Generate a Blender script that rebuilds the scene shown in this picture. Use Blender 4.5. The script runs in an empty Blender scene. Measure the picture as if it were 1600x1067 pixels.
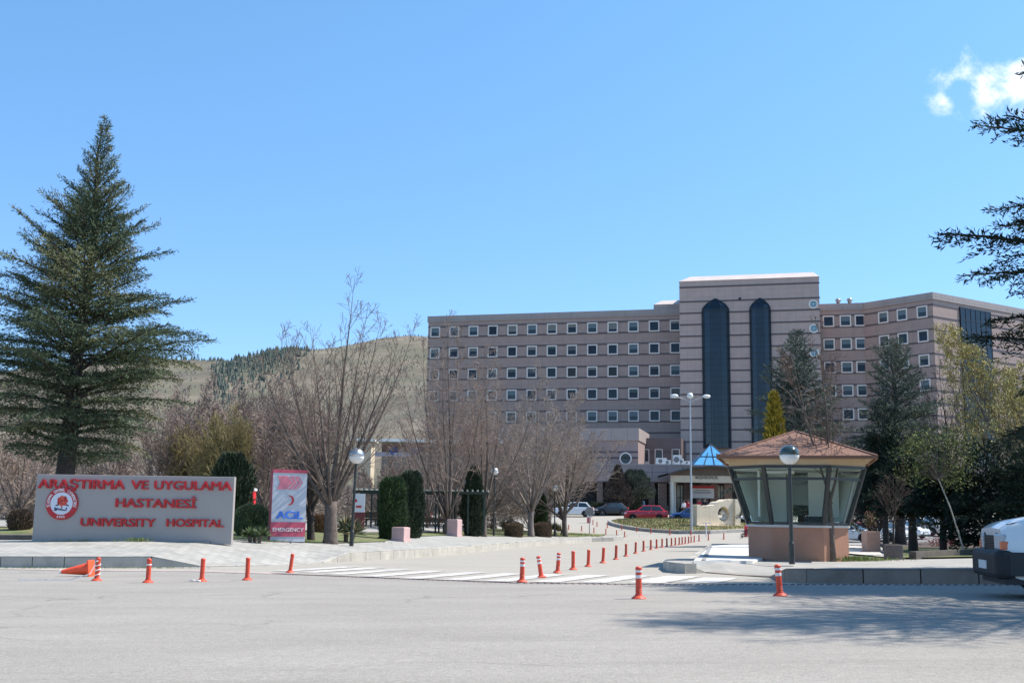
import bpy, bmesh, math, random
import numpy as np
from mathutils import Vector, Matrix
R = math.radians
scene = bpy.context.scene
COL = scene.collection

# ------------------------------------------------------------------ camera
FPX, PITCH_PX, ROLL = 1750.0, 274.5, 0.014
EYE = Vector((0, 0, 1.0))
TH = math.atan2(PITCH_PX, FPX)
_f = Vector((0, math.cos(TH), math.sin(TH)))
_r0, _u0 = Vector((1, 0, 0)), Vector((0, -math.sin(TH), math.cos(TH)))
_r = _r0 * math.cos(ROLL) + _u0 * math.sin(ROLL)
_u = _u0 * math.cos(ROLL) - _r0 * math.sin(ROLL)
cd = bpy.data.cameras.new('camera'); cam = bpy.data.objects.new('camera', cd); COL.objects.link(cam)
cam.matrix_world = Matrix(((_r.x, _u.x, -_f.x, 0), (_r.y, _u.y, -_f.y, 0), (_r.z, _u.z, -_f.z, 1.0), (0, 0, 0, 1)))
cd.sensor_width = 36.0; cd.lens = FPX / 1600 * 36.0
cd.clip_start = 0.1; cd.clip_end = 6000
scene.camera = cam

# ------------------------------------------------------------------ sun, sky
SUN_EL, SUN_AZ = R(54), R(12)          # azimuth from +X towards +Y
sd = Vector((math.cos(SUN_EL) * math.cos(SUN_AZ), math.cos(SUN_EL) * math.sin(SUN_AZ), math.sin(SUN_EL)))
sl = bpy.data.lights.new('sun', 'SUN'); so = bpy.data.objects.new('sun', sl); COL.objects.link(so)
sl.energy = 4.6; sl.angle = R(0.5); sl.color = (1.0, 0.94, 0.85)
so.rotation_euler = (-sd).to_track_quat('-Z', 'Y').to_euler(); so.location = (60, 10, 90)

def ray(px, py):
    return (_f * FPX + _r * (px - 800) - _u * (py - 533.5)).normalized()

w = bpy.data.worlds.new('World'); scene.world = w; w.use_nodes = True
nt = w.node_tree; nt.nodes.clear()
def wn(t, **k):
    n = nt.nodes.new(t)
    for a, b in k.items(): setattr(n, a, b)
    return n
sky = wn('ShaderNodeTexSky', sky_type='NISHITA', sun_disc=False)
sky.sun_elevation = SUN_EL; sky.sun_rotation = R(90) - SUN_AZ
sky.altitude = 900; sky.air_density = 1.0; sky.dust_density = 0.35; sky.ozone_density = 2.2
bg = wn('ShaderNodeBackground'); bg.inputs[1].default_value = 0.145
wo = wn('ShaderNodeOutputWorld')
tc = wn('ShaderNodeTexCoord')
nz = wn('ShaderNodeTexNoise'); nz.inputs['Scale'].default_value = 15; nz.inputs['Detail'].default_value = 9; nz.inputs['Roughness'].default_value = .66; nz.inputs['Distortion'].default_value = .35
nt.links.new(tc.outputs['Generated'], nz.inputs['Vector'])
prev = None
for (px, py, rad) in ((1488, 122, 60), (1535, 146, 56), (1590, 128, 62), (1640, 112, 70), (1474, 156, 30)):
    d = ray(px, py)
    dist = wn('ShaderNodeVectorMath', operation='DISTANCE'); nt.links.new(tc.outputs['Generated'], dist.inputs[0]); dist.inputs[1].default_value = d
    mr = wn('ShaderNodeMapRange'); mr.inputs[1].default_value = 0; mr.inputs[2].default_value = rad / FPX; mr.inputs[3].default_value = 1; mr.inputs[4].default_value = 0
    nt.links.new(dist.outputs['Value'], mr.inputs[0])
    if prev is None: prev = mr.outputs[0]
    else:
        mx = wn('ShaderNodeMath', operation='MAXIMUM'); nt.links.new(prev, mx.inputs[0]); nt.links.new(mr.outputs[0], mx.inputs[1]); prev = mx.outputs[0]
ad = wn('ShaderNodeMath', operation='ADD'); nt.links.new(prev, ad.inputs[0])
nsc = wn('ShaderNodeMath', operation='MULTIPLY_ADD'); nt.links.new(nz.outputs[0], nsc.inputs[0]); nsc.inputs[1].default_value = 4.2; nsc.inputs[2].default_value = -2.15
nt.links.new(nsc.outputs[0], ad.inputs[1])
cr = wn('ShaderNodeMapRange', interpolation_type='SMOOTHSTEP'); cr.inputs[1].default_value = .1; cr.inputs[2].default_value = 1.15; cr.inputs[4].default_value = .9
nt.links.new(ad.outputs[0], cr.inputs[0])
gate = wn('ShaderNodeMath', operation='MULTIPLY'); g2 = wn('ShaderNodeMapRange', interpolation_type='SMOOTHSTEP'); g2.inputs[1].default_value = 0; g2.inputs[2].default_value = .35
nt.links.new(prev, g2.inputs[0]); nt.links.new(cr.outputs[0], gate.inputs[0]); nt.links.new(g2.outputs[0], gate.inputs[1])
mixc = wn('ShaderNodeMix', data_type='RGBA'); mixc.inputs['B'].default_value = (6.4, 6.4, 6.4, 1)
SKYGAIN = wn('ShaderNodeMix', data_type='RGBA', blend_type='MULTIPLY'); SKYGAIN.inputs['Factor'].default_value = 1.0
SKYGAIN.inputs['B'].default_value = (0.80, 1.0, 1.04, 1)
nt.links.new(sky.outputs[0], SKYGAIN.inputs['A'])
sxyz = wn('ShaderNodeSeparateXYZ'); nt.links.new(tc.outputs['Generated'], sxyz.inputs[0])
zr_ = wn('ShaderNodeMapRange', interpolation_type='SMOOTHSTEP'); zr_.inputs[1].default_value = .0; zr_.inputs[2].default_value = .55; nt.links.new(sxyz.outputs['Z'], zr_.inputs[0])
gmix = wn('ShaderNodeMix', data_type='RGBA'); gmix.inputs['A'].default_value = (.56, .69, .88, 1); gmix.inputs['B'].default_value = (.72, 1.0, 1.05, 1)
nt.links.new(zr_.outputs[0], gmix.inputs['Factor']); nt.links.new(gmix.outputs['Result'], SKYGAIN.inputs['B'])
nt.links.new(SKYGAIN.outputs['Result'], mixc.inputs['A']); nt.links.new(gate.outputs[0], mixc.inputs['Factor'])
nt.links.new(mixc.outputs['Result'], bg.inputs[0]); nt.links.new(bg.outputs[0], wo.inputs[0])
vs = scene.view_settings
vs.view_transform = 'Standard'; vs.look = 'None'; vs.gamma = 1; vs.exposure = 0.75; vs.use_curve_mapping = False

# ------------------------------------------------------------------ heights and pixel helpers
PY = [(-80, .824), (75, -.77), (85, -.87), (100, -.31), (117, .62), (125, 1.1), (132, 1.4), (150, 1.5), (4000, 1.7)]
def pprof(y):
    if y <= PY[0][0]: return PY[0][1]
    for (a, b), (c, d) in zip(PY, PY[1:]):
        if y <= c: return b + (d - b) * (y - a) / (c - a)
    return PY[-1][1]
def gz(x, y): return .014 * max(-80, min(80, x)) + pprof(y)
def hit(px, py, fn=gz, y0=4.0, y1=600.0):
    d = ray(px, py); t0 = None; prev = y0
    Y = y0
    while Y < y1:
        p = EYE + d * (Y / d.y)
        if p.z <= fn(p.x, p.y):
            a, b = prev, Y
            for _ in range(24):
                m = (a + b) / 2; p = EYE + d * (m / d.y)
                if p.z <= fn(p.x, p.y): b = m
                else: a = m
            p = EYE + d * (b / d.y)
            return Vector((p.x, p.y, fn(p.x, p.y)))
        prev = Y; Y += .4
    p = EYE + d * (y1 / d.y); return p
def at(px, py, Y):
    d = ray(px, py); return EYE + d * (Y / d.y)
def G(px, py): return hit(px, py)

def pdist(x, y, line):
    best = (1e9, 0)
    for i in range(len(line) - 1):
        ax, ay = line[i][0], line[i][1]; bx, by = line[i + 1][0], line[i + 1][1]
        dx, dy = bx - ax, by - ay; L2 = dx * dx + dy * dy
        t = max(0, min(1, ((x - ax) * dx + (y - ay) * dy) / L2)) if L2 else 0
        d = math.hypot(x - ax - t * dx, y - ay - t * dy)
        if d < best[0]: best = (d, i + t)
    return best
def sstep(a, b, x):
    t = max(0, min(1, (x - a) / (b - a))); return t * t * (3 - 2 * t)

# left island kerb: pixel (kerb foot) and kerb height
_lk = [(-900, 886, .30), (0, 886.5, .30), (150, 887, .30), (236, 886.5, .30), (318, 886, .03), (420, 884, .02), (505, 880, .03), (548, 877.5, .29), (615, 873.5, .30),
       (690, 868, .30), (800, 856.5, .30), (875, 849.6, .30), (925, 846.6, .3), (958, 845.3, .3)]
LK = []; LKH = []
for px, py, h in _lk:
    if px < -500:
        a = G(0, 886.5); p = Vector((-75, a.y + 3, 0))
    else: p = G(px, py)
    LK.append((p.x, p.y)); LKH.append(h)
tipx, tipy = LK[-1]
for dx, dy in ((.9, 1.2), (.9, 2.8), (-.6, 4.0), (-4, 6.5), (-12, 10.5), (-26, 14.5), (-75, 19)):
    LK.append((tipx + dx, tipy + dy)); LKH.append(.3)
def inpoly(x, y, P):
    c = False; j = len(P) - 1
    for i in range(len(P)):
        if (P[i][1] > y) != (P[j][1] > y) and x < (P[j][0] - P[i][0]) * (y - P[i][1]) / (P[j][1] - P[i][1]) + P[i][0]: c = not c
        j = i
    return c
def lz(x, y):                                   # top of the raised garden island on the left
    d, s = pdist(x, y, LK); i = int(min(s, len(LK) - 2)); f = s - i
    if not inpoly(x, y, LK): d = 0
    k = LKH[i] * (1 - f) + LKH[i + 1] * f
    k = k + (.3 - k) * sstep(.3, 3.5, d)
    return gz(x, y) + k + .085 * min(max(0, d - .2), 12) * (1 - sstep(84, 120, y))
def H(px, py): return hit(px, py, lz, 17)

# ------------------------------------------------------------------ materials
def srgb(r, g, b):
    return tuple(((c / 255) / 12.92 if c / 255 <= .04045 else ((c / 255 + .055) / 1.055) ** 2.4) for c in (r, g, b))
MATS = {}
def mat(name, col, rough=.7, var=.0, scale=5.0, bump=0.0, bscale=40.0, metal=0.0, spec=.5, detail=4, var2=0, scale2=.4, hue=None, coat=0):
    if name in MATS: return MATS[name]
    m = bpy.data.materials.new(name); m.use_nodes = True; n = m.node_tree; b = n.nodes['Principled BSDF']
    b.inputs['Base Color'].default_value = (*col, 1); b.inputs['Roughness'].default_value = rough
    b.inputs['Metallic'].default_value = metal; b.inputs['Specular IOR Level'].default_value = spec
    b.inputs['Coat Weight'].default_value = coat; b.inputs['Coat Roughness'].default_value = .06
    if var or bump or var2:
        t = n.nodes.new('ShaderNodeTexCoord')
    if var or var2:
        out = None
        base = n.nodes.new('ShaderNodeRGB'); base.outputs[0].default_value = (*col, 1); out = base.outputs[0]
        for v, s in ((var, scale), (var2, scale2)):
            if not v: continue
            z = n.nodes.new('ShaderNodeTexNoise'); z.inputs['Scale'].default_value = s; z.inputs['Detail'].default_value = detail; z.inputs['Roughness'].default_value = .62
            n.links.new(t.outputs['Object'], z.inputs['Vector'])
            mr = n.nodes.new('ShaderNodeMapRange'); mr.inputs[1].default_value = .3; mr.inputs[2].default_value = .7
            mr.inputs[3].default_value = 1 - v; mr.inputs[4].default_value = 1 + v
            n.links.new(z.outputs[0], mr.inputs[0])
            mm = n.nodes.new('ShaderNodeMix'); mm.data_type = 'RGBA'; mm.blend_type = 'MULTIPLY'; mm.inputs['Factor'].default_value = 1
            n.links.new(out, mm.inputs['A']); n.links.new(mr.outputs[0], mm.inputs['B']); out = mm.outputs['Result']
            if hue is not None and s == scale:
                h = n.nodes.new('ShaderNodeMix'); h.data_type = 'RGBA'
                z2 = n.nodes.new('ShaderNodeTexNoise'); z2.inputs['Scale'].default_value = s * .37; z2.inputs['Detail'].default_value = 3
                n.links.new(t.outputs['Object'], z2.inputs['Vector'])
                m2 = n.nodes.new('ShaderNodeMapRange'); m2.inputs[1].default_value = .38; m2.inputs[2].default_value = .62
                n.links.new(z2.outputs[0], m2.inputs[0]); n.links.new(m2.outputs[0], h.inputs['Factor'])
                n.links.new(out, h.inputs['A']); h.inputs['B'].default_value = (*hue, 1); out = h.outputs['Result']
        n.links.new(out, b.inputs['Base Color'])
    if bump:
        z = n.nodes.new('ShaderNodeTexNoise'); z.inputs['Scale'].default_value = bscale; z.inputs['Detail'].default_value = 3
        n.links.new(t.outputs['Object'], z.inputs['Vector'])
        bp = n.nodes.new('ShaderNodeBump'); bp.inputs['Strength'].default_value = bump; bp.inputs['Distance'].default_value = .02
        n.links.new(z.outputs[0], bp.inputs['Height']); n.links.new(bp.outputs[0], b.inputs['Normal'])
    MATS[name] = m; return m

def asphalt(name, c0, c1, speck, patch=.5, scale=1.0):
    m = bpy.data.materials.new(name); m.use_nodes = True; n = m.node_tree; b = n.nodes['Principled BSDF']; L = n.links.new
    t = n.nodes.new('ShaderNodeTexCoord')
    def noise(s, d=5, r=.6, st=None):
        z = n.nodes.new('ShaderNodeTexNoise'); z.inputs['Scale'].default_value = s; z.inputs['Detail'].default_value = d; z.inputs['Roughness'].default_value = r
        if st:
            mp = n.nodes.new('ShaderNodeMapping'); mp.inputs['Scale'].default_value = st; L(t.outputs['Object'], mp.inputs['Vector']); L(mp.outputs[0], z.inputs['Vector'])
        else: L(t.outputs['Object'], z.inputs['Vector'])
        return z.outputs[0]
    def rng(o, a, bb, c, d):
        q = n.nodes.new('ShaderNodeMapRange'); q.inputs[1].default_value = a; q.inputs[2].default_value = bb; q.inputs[3].default_value = c; q.inputs[4].default_value = d; L(o, q.inputs[0]); return q.outputs[0]
    def mix(f, a, bb, blend='MIX'):
        q = n.nodes.new('ShaderNodeMix'); q.data_type = 'RGBA'; q.blend_type = blend
        for s, v in (('Factor', f), ('A', a), ('B', bb)):
            if isinstance(v, (int, float)): q.inputs[s].default_value = v if s == 'Factor' else (v, v, v, 1)
            elif isinstance(v, tuple): q.inputs[s].default_value = (*v, 1)
            else: L(v, q.inputs[s])
        return q.outputs['Result']
    base = mix(rng(noise(.35 * scale, 5, .6, (1, 2.2, 1)), .35, .65, 0, 1), c0, c1)
    base = mix(1.0, base, rng(noise(60, 2), .3, .7, 1 - speck, 1 + speck), 'MULTIPLY')
    base = mix(1.0, base, rng(noise(16, 4, .7), .3, .7, .88, 1.12), 'MULTIPLY')
    # cracks: thin edges of a voronoi net, only in patches
    v = n.nodes.new('ShaderNodeTexVoronoi'); v.feature = 'DISTANCE_TO_EDGE'; v.inputs['Scale'].default_value = .45
    nd = n.nodes.new('ShaderNodeTexNoise'); nd.inputs['Scale'].default_value = 1.3; nd.inputs['Detail'].default_value = 6; L(t.outputs['Object'], nd.inputs['Vector'])
    va = n.nodes.new('ShaderNodeVectorMath'); va.operation = 'MULTIPLY_ADD'; L(nd.outputs[1], va.inputs[0]); va.inputs[1].default_value = (.9, .9, .9); L(t.outputs['Object'], va.inputs[2]); L(va.outputs[0], v.inputs['Vector'])
    ck = rng(v.outputs['Distance'], .0, .02, 1, 0)
    pm = rng(noise(.22, 2), .52, .62, 0, patch)
    mu = n.nodes.new('ShaderNodeMath'); mu.operation = 'MULTIPLY'; L(ck, mu.inputs[0]); L(pm, mu.inputs[1])
    base = mix(mu.outputs[0], base, tuple(c * .45 for c in c0))
    # oil and tyre dirt, stretched along the road
    st = rng(noise(.9, 5, .65, (.18, 1, 1)), .56, .74, 0, .36)
    base = mix(st, base, tuple(c * .55 for c in c0))
    L(base, b.inputs['Base Color']); b.inputs['Roughness'].default_value = .85; b.inputs['Specular IOR Level'].default_value = .3
    bp = n.nodes.new('ShaderNodeBump'); bp.inputs['Strength'].default_value = .5; bp.inputs['Distance'].default_value = .01; L(noise(70, 3), bp.inputs['Height']); L(bp.outputs[0], b.inputs['Normal'])
    MATS[name] = m; return m

def brickmat(name, c1, c2, mortar, sc, bw, bh, msize, axes='XY', rot=0, offset=.5, rough=.8, var=.12, bump=.3):
    m = bpy.data.materials.new(name); m.use_nodes = True; n = m.node_tree; b = n.nodes['Principled BSDF']; L = n.links.new
    t = n.nodes.new('ShaderNodeTexCoord'); sp = n.nodes.new('ShaderNodeSeparateXYZ'); L(t.outputs['Object'], sp.inputs[0])
    cb = n.nodes.new('ShaderNodeCombineXYZ')
    for i, a in enumerate(axes): L(sp.outputs[a], cb.inputs[i])
    mp = n.nodes.new('ShaderNodeMapping'); mp.inputs['Rotation'].default_value = (0, 0, rot); L(cb.outputs[0], mp.inputs['Vector'])
    k = n.nodes.new('ShaderNodeTexBrick'); k.offset = offset; L(mp.outputs[0], k.inputs['Vector'])
    k.inputs['Color1'].default_value = (*c1, 1); k.inputs['Color2'].default_value = (*c2, 1); k.inputs['Mortar'].default_value = (*mortar, 1)
    k.inputs['Scale'].default_value = sc; k.inputs['Brick Width'].default_value = bw; k.inputs['Row Height'].default_value = bh; k.inputs['Mortar Size'].default_value = msize
    z = n.nodes.new('ShaderNodeTexNoise'); z.inputs['Scale'].default_value = .7; z.inputs['Detail'].default_value = 6; L(t.outputs['Object'], z.inputs['Vector'])
    mr = n.nodes.new('ShaderNodeMapRange'); mr.inputs[1].default_value = .3; mr.inputs[2].default_value = .7; mr.inputs[3].default_value = 1 - var; mr.inputs[4].default_value = 1 + var; L(z.outputs[0], mr.inputs[0])
    mm = n.nodes.new('ShaderNodeMix'); mm.data_type = 'RGBA'; mm.blend_type = 'MULTIPLY'; mm.inputs['Factor'].default_value = 1
    L(k.outputs[0], mm.inputs['A']); L(mr.outputs[0], mm.inputs['B']); L(mm.outputs['Result'], b.inputs['Base Color'])
    b.inputs['Roughness'].default_value = rough; b.inputs['Specular IOR Level'].default_value = .3
    if bump:
        bp = n.nodes.new('ShaderNodeBump'); bp.inputs['Strength'].default_value = bump; bp.inputs['Distance'].default_value = .01; bp.invert = True
        L(k.outputs['Fac'], bp.inputs['Height']); L(bp.outputs[0], b.inputs['Normal'])
    MATS[name] = m; return m

def glassmat(name, tint, refl=.25, rough=.02):
    m = bpy.data.materials.new(name); m.use_nodes = True; n = m.node_tree; n.nodes.clear(); L = n.links.new
    o = n.nodes.new('ShaderNodeOutputMaterial'); t = n.nodes.new('ShaderNodeBsdfTransparent'); g = n.nodes.new('ShaderNodeBsdfGlossy'); x = n.nodes.new('ShaderNodeMixShader')
    t.inputs[0].default_value = (*tint, 1); g.inputs['Roughness'].default_value = rough
    lw = n.nodes.new('ShaderNodeLayerWeight'); lw.inputs[0].default_value = refl
    L(lw.outputs['Fresnel'], x.inputs[0]); L(t.outputs[0], x.inputs[1]); L(g.outputs[0], x.inputs[2]); L(x.outputs[0], o.inputs[0])
    MATS[name] = m; return m

# ------------------------------------------------------------------ mesh builder
class MB:
    def __init__(s): s.v = []; s.f = []; s.m = []
    def add(s, vs, fs, mi=0):
        o = len(s.v); s.v.extend([tuple(p) for p in vs]); s.f.extend([tuple(i + o for i in f) for f in fs]); s.m.extend([mi] * len(fs)); return s
    def box(s, c, d, rz=0, mi=0, taper=1.0, M=None):
        x, y, z = d[0] / 2, d[1] / 2, d[2] / 2
        P = [(-x, -y, -z), (x, -y, -z), (x, y, -z), (-x, y, -z), (-x * taper, -y * taper, z), (x * taper, -y * taper, z), (x * taper, y * taper, z), (-x * taper, y * taper, z)]
        ca, sa = math.cos(rz), math.sin(rz)
        P = [(a * ca - b * sa, a * sa + b * ca, e) for a, b, e in P]
        if M is not None: P = [tuple(M @ Vector(p)) for p in P]
        P = [(a + c[0], b + c[1], e + c[2]) for a, b, e in P]
        return s.add(P, [(3, 2, 1, 0), (4, 5, 6, 7), (0, 1, 5, 4), (1, 2, 6, 5), (2, 3, 7, 6), (3, 0, 4, 7)], mi)
    def bar(s, a, b, wx, wy=None, mi=0):
        a = Vector(a); b = Vector(b); wy = wy or wx; d = b - a
        q = d.to_track_quat('Z', 'Y').to_matrix()
        return s.box((a + b) / 2, (wx, wy, d.length), 0, mi, 1, q)
    def prism(s, poly, z0, z1, mi=0, mt=None):
        n = len(poly); z0f = z0 if callable(z0) else (lambda x, y: z0); z1f = z1 if callable(z1) else (lambda x, y: z1)
        P = [(x, y, z0f(x, y)) for x, y in poly] + [(x, y, z1f(x, y)) for x, y in poly]
        F = [(i, (i + 1) % n, (i + 1) % n + n, i + n) for i in range(n)]
        s.add(P, F + [tuple(range(n - 1, -1, -1))], mi)
        o = len(s.v) - 2 * n; s.f.append(tuple(o + n + i for i in range(n))); s.m.append(mi if mt is None else mt); return s
    def tube(s, pts, rad, n=6, mi=0, cap=True):
        pts = [Vector(p) for p in pts]; m = len(pts)
        if isinstance(rad, (int, float)): rad = [rad] * m
        vs = []; ref = None
        for i, p in enumerate(pts):
            t = (pts[min(i + 1, m - 1)] - pts[max(i - 1, 0)])
            t = t.normalized() if t.length > 1e-9 else Vector((0, 0, 1))
            if ref is None: ref = t.orthogonal().normalized()
            a = ref - t * ref.dot(t); a = a.normalized() if a.length > 1e-6 else t.orthogonal().normalized(); ref = a
            b = t.cross(a); r = rad[i]
            for k in range(n):
                w_ = 2 * math.pi * k / n; q = p + a * (math.cos(w_) * r) + b * (math.sin(w_) * r); vs.append((q.x, q.y, q.z))
        fs = [(i * n + k, i * n + (k + 1) % n, (i + 1) * n + (k + 1) % n, (i + 1) * n + k) for i in range(m - 1) for k in range(n)]
        if cap: fs += [tuple(range(n - 1, -1, -1)), tuple((m - 1) * n + k for k in range(n))]
        return s.add(vs, fs, mi)
    def lathe(s, prof, n=20, c=(0, 0, 0), mi=0, ax='z'):
        vs = []; m = len(prof)
        for r, z in prof:
            for k in range(n):
                a = 2 * math.pi * k / n; x, y = r * math.cos(a), r * math.sin(a)
                p = (x, y, z) if ax == 'z' else ((z, x, y) if ax == 'x' else (x, z, y))
                vs.append((p[0] + c[0], p[1] + c[1], p[2] + c[2]))
        fs = [(i * n + k, i * n + (k + 1) % n, (i + 1) * n + (k + 1) % n, (i + 1) * n + k) for i in range(m - 1) for k in range(n)]
        if ax == 'y': fs = [tuple(reversed(f)) for f in fs]
        fs += [tuple(range(n - 1, -1, -1)), tuple((m - 1) * n + k for k in range(n))]
        return s.add(vs, fs, mi)
    def blades(s, c, d, l, w_, rng, mi=None):
        """many small tapering leaf faces: centre, direction, length, width (numpy)"""
        N = len(c)
        if N == 0: return s
        d = d / np.maximum(1e-9, np.linalg.norm(d, axis=1))[:, None]
        r = rng.normal(size=(N, 3)); sd_ = np.cross(d, r); sd_ /= np.maximum(1e-9, np.linalg.norm(sd_, axis=1))[:, None]
        l = np.asarray(l)[:, None] if np.ndim(l) else l; w_ = np.asarray(w_)[:, None] if np.ndim(w_) else w_
        q = np.stack([c - sd_ * w_ * .3, c + d * l * .5 - sd_ * w_ * .5, c + d * l, c + d * l * .5 + sd_ * w_ * .5], 1).reshape(-1, 3)
        o = len(s.v); s.v.extend(map(tuple, q.tolist()))
        f = (np.arange(N * 4).reshape(N, 4) + o).tolist(); s.f.extend(map(tuple, f))
        s.m.extend((mi if mi is not None else np.zeros(N, int)).tolist() if not isinstance(mi, int) else [mi] * N); return s
    def mesh(s, name, mats, smooth=False):
        me = bpy.data.meshes.new(name); me.from_pydata(s.v, [], s.f)
        for m in (mats if isinstance(mats, (list, tuple)) else [mats]): me.materials.append(m)
        if any(s.m): me.polygons.foreach_set('material_index', s.m)
        if smooth: me.polygons.foreach_set('use_smooth', [True] * len(me.polygons))
        me.update(); return me
    def build(s, name, mats, parent=None, loc=(0, 0, 0), rz=0, smooth=False, bevel=0, fix=False):
        me = s.mesh(name, mats, smooth)
        if fix:
            bm = bmesh.new(); bm.from_mesh(me); bmesh.ops.recalc_face_normals(bm, faces=bm.faces); bm.to_mesh(me); bm.free()
        o = bpy.data.objects.new(name, me); COL.objects.link(o); o.location = loc; o.rotation_euler = (0, 0, rz)
        if parent: o.parent = parent
        if bevel:
            b = o.modifiers.new('bevel', 'BEVEL'); b.width = bevel; b.segments = 2; b.limit_method = 'ANGLE'; b.angle_limit = R(40)
        return o

def tag(o, label=None, cat=None, group=None, kind=None):
    if label: o['label'] = label
    if cat: o['category'] = cat
    if group: o['group'] = group
    if kind: o['kind'] = kind
    return o
def thing(name, label, cat, loc, rz=0, group=None):
    o = bpy.data.objects.new(name, None); COL.objects.link(o); o.empty_display_size = .3
    o.location = loc; o.rotation_euler = (0, 0, rz); return tag(o, label, cat, group)
def copy_tree(o, parent=None):
    c = o.copy(); COL.objects.link(c); c.parent = parent
    for ch in list(o.children): copy_tree(ch, c)
    return c
def struct(o): o['kind'] = 'structure'; return o
def drape(name, poly, fn, m, cell=0, off=0, xs=(), ys=(), mats=None):
    bm = bmesh.new(); bm.faces.new([bm.verts.new((x, y, 0)) for x, y in poly])
    xs, ys = list(xs), list(ys)
    if cell:
        X = [p[0] for p in poly]; Y = [p[1] for p in poly]
        xs += [min(X) + cell * i for i in range(1, int((max(X) - min(X)) / cell) + 1)]
        ys += [min(Y) + cell * i for i in range(1, int((max(Y) - min(Y)) / cell) + 1)]
    for v in xs: bmesh.ops.bisect_plane(bm, geom=bm.verts[:] + bm.edges[:] + bm.faces[:], plane_co=(v, 0, 0), plane_no=(1, 0, 0))
    for v in ys: bmesh.ops.bisect_plane(bm, geom=bm.verts[:] + bm.edges[:] + bm.faces[:], plane_co=(0, v, 0), plane_no=(0, 1, 0))
    bmesh.ops.triangulate(bm, faces=bm.faces[:])
    for v in bm.verts: v.co.z = fn(v.co.x, v.co.y) + off
    bm.normal_update()
    for f in bm.faces:
        if f.normal.z < 0: f.normal_flip()
    me = bpy.data.meshes.new(name); bm.to_mesh(me); bm.free(); me.materials.append(m)
    o = bpy.data.objects.new(name, me); COL.objects.link(o); return o
GY = [p[0] for p in PY[1:-1]]

# text as mesh, fitted to a box; lies in local x-z, faces -y
def text_pts(s, extrude=.06, offset=.0):
    c = bpy.data.curves.new('t', 'FONT'); c.body = s; c.size = 1; c.extrude = extrude; c.offset = offset; c.resolution_u = 4
    o = bpy.data.objects.new('t', c); COL.objects.link(o); bpy.context.view_layer.update()
    me = o.to_mesh(); vs = [tuple(v.co) for v in me.vertices]; fs = [tuple(p.vertices) for p in me.polygons]
    o.to_mesh_clear(); bpy.data.objects.remove(o); bpy.data.curves.remove(c); return vs, fs
def add_text(mb, s, x0, x1, z0, z1, y, depth=.03, mi=0, offset=.0, ref=None, xf=None):
    """fit so that the capital height spans z0..z1 (ref: letters whose height is measured)"""
    vs, fs = text_pts(s, .5, 0)
    if offset > 0:                            # heavier strokes: side copies set a hair behind the first
        v0, f0 = vs, fs; n = len(v0); vs, fs = list(v0), list(f0)
        for i, (dx, dy) in enumerate(((-1, .4), (1, -.4), (-.6, -.5), (.6, .5))):
            o = len(vs); vs += [(v[0] + dx * offset * 1.35, v[1] + dy * offset * .8, v[2] - (.04 + .03 * i)) for v in v0]; fs += [tuple(k + o for k in f) for f in f0]
    X = [v[0] for v in vs]; a, b = min(X), max(X)
    rv, _ = text_pts(ref or 'H', .5, offset); ya, yb = min(v[1] for v in rv), max(v[1] for v in rv)
    P = [(x0 + (v[0] - a) / (b - a) * (x1 - x0), y - (v[2] + .5) * depth, z0 + (v[1] - ya) / (yb - ya) * (z1 - z0)) for v in vs]
    if xf: P = [xf(p) for p in P]
    mb.add(P, fs, mi)
# ------------------------------------------------------------------ ground, roads, islands
M_ = mat
GRASS = mat('grass_lawn', (.085, .12, .035), .95, .35, 3.0, .6, 30, hue=(.16, .14, .06), var2=.25, scale2=.3)
DRY = mat('dry_earth', (.20, .165, .11), .95, .3, 1.5, .5, 20, hue=(.13, .13, .05))
ASPH = asphalt('front_asphalt', (.262, .240, .212), (.30, .276, .245), .24, .75)
ENTR = asphalt('entrance_asphalt', (.315, .29, .247), (.35, .32, .275), .16, .3)
PARKA = asphalt('parking_asphalt', (.16, .155, .15), (.2, .195, .19), .12, .3)
PAVER = brickmat('paver', (.385, .37, .335), (.30, .29, .265), (.22, .21, .19), 1.0, .42, .21, .014, 'XY', R(38))
PAVER2 = brickmat('plaza_paver', (.36, .33, .30), (.30, .28, .255), (.2, .19, .18), 1.0, .4, .2, .012, 'XY', R(5))
KERB = mat('kerb_concrete', (.40, .375, .33), .9, .16, 2.2, .4, 25, var2=.12, scale2=.6)
CONC = mat('worn_concrete', (.30, .285, .26), .9, .18, 1.2, .4, 30)
WHITEP = mat('road_white_paint', (.52, .49, .46), .7, .24, 7, .2, 50, var2=.2, scale2=1.3)
PINKP = mat('faded_pink_concrete', (.42, .33, .30), .85, .2, 3, .3, 30)

xs = [-4000, -80, 80, 4000]; ys = [-80] + GY + [4000]
mb = MB(); mb.v = [(x, y, gz(x, y)) for y in ys for x in xs]
nx = len(xs); mb.f = [(j * nx + i, j * nx + i + 1, (j + 1) * nx + i + 1, (j + 1) * nx + i) for j in range(len(ys) - 1) for i in range(nx - 1)]; mb.m = [0] * len(mb.f)
struct(mb.build('ground', DRY))

# edge of the front road (drain line)
FE = [(-78, LK[0][1] + .2)] + [(p.x, p.y) for p in (G(0, 890), G(150, 893), G(300, 893.5), G(420, 897.5), G(600, 905), G(800, 912.5), G(1000, 915), G(1150, 915.2), G(1300, 915.2), G(1600, 916))]
fe_end = FE[-1]; FE.append((78, fe_end[1] - .02 * (78 - fe_end[0]) + 1.2))
struct(drape('front_road', [(-78, -60), (78, -60)] + FE[::-1], gz, ASPH, off=.012))
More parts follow.
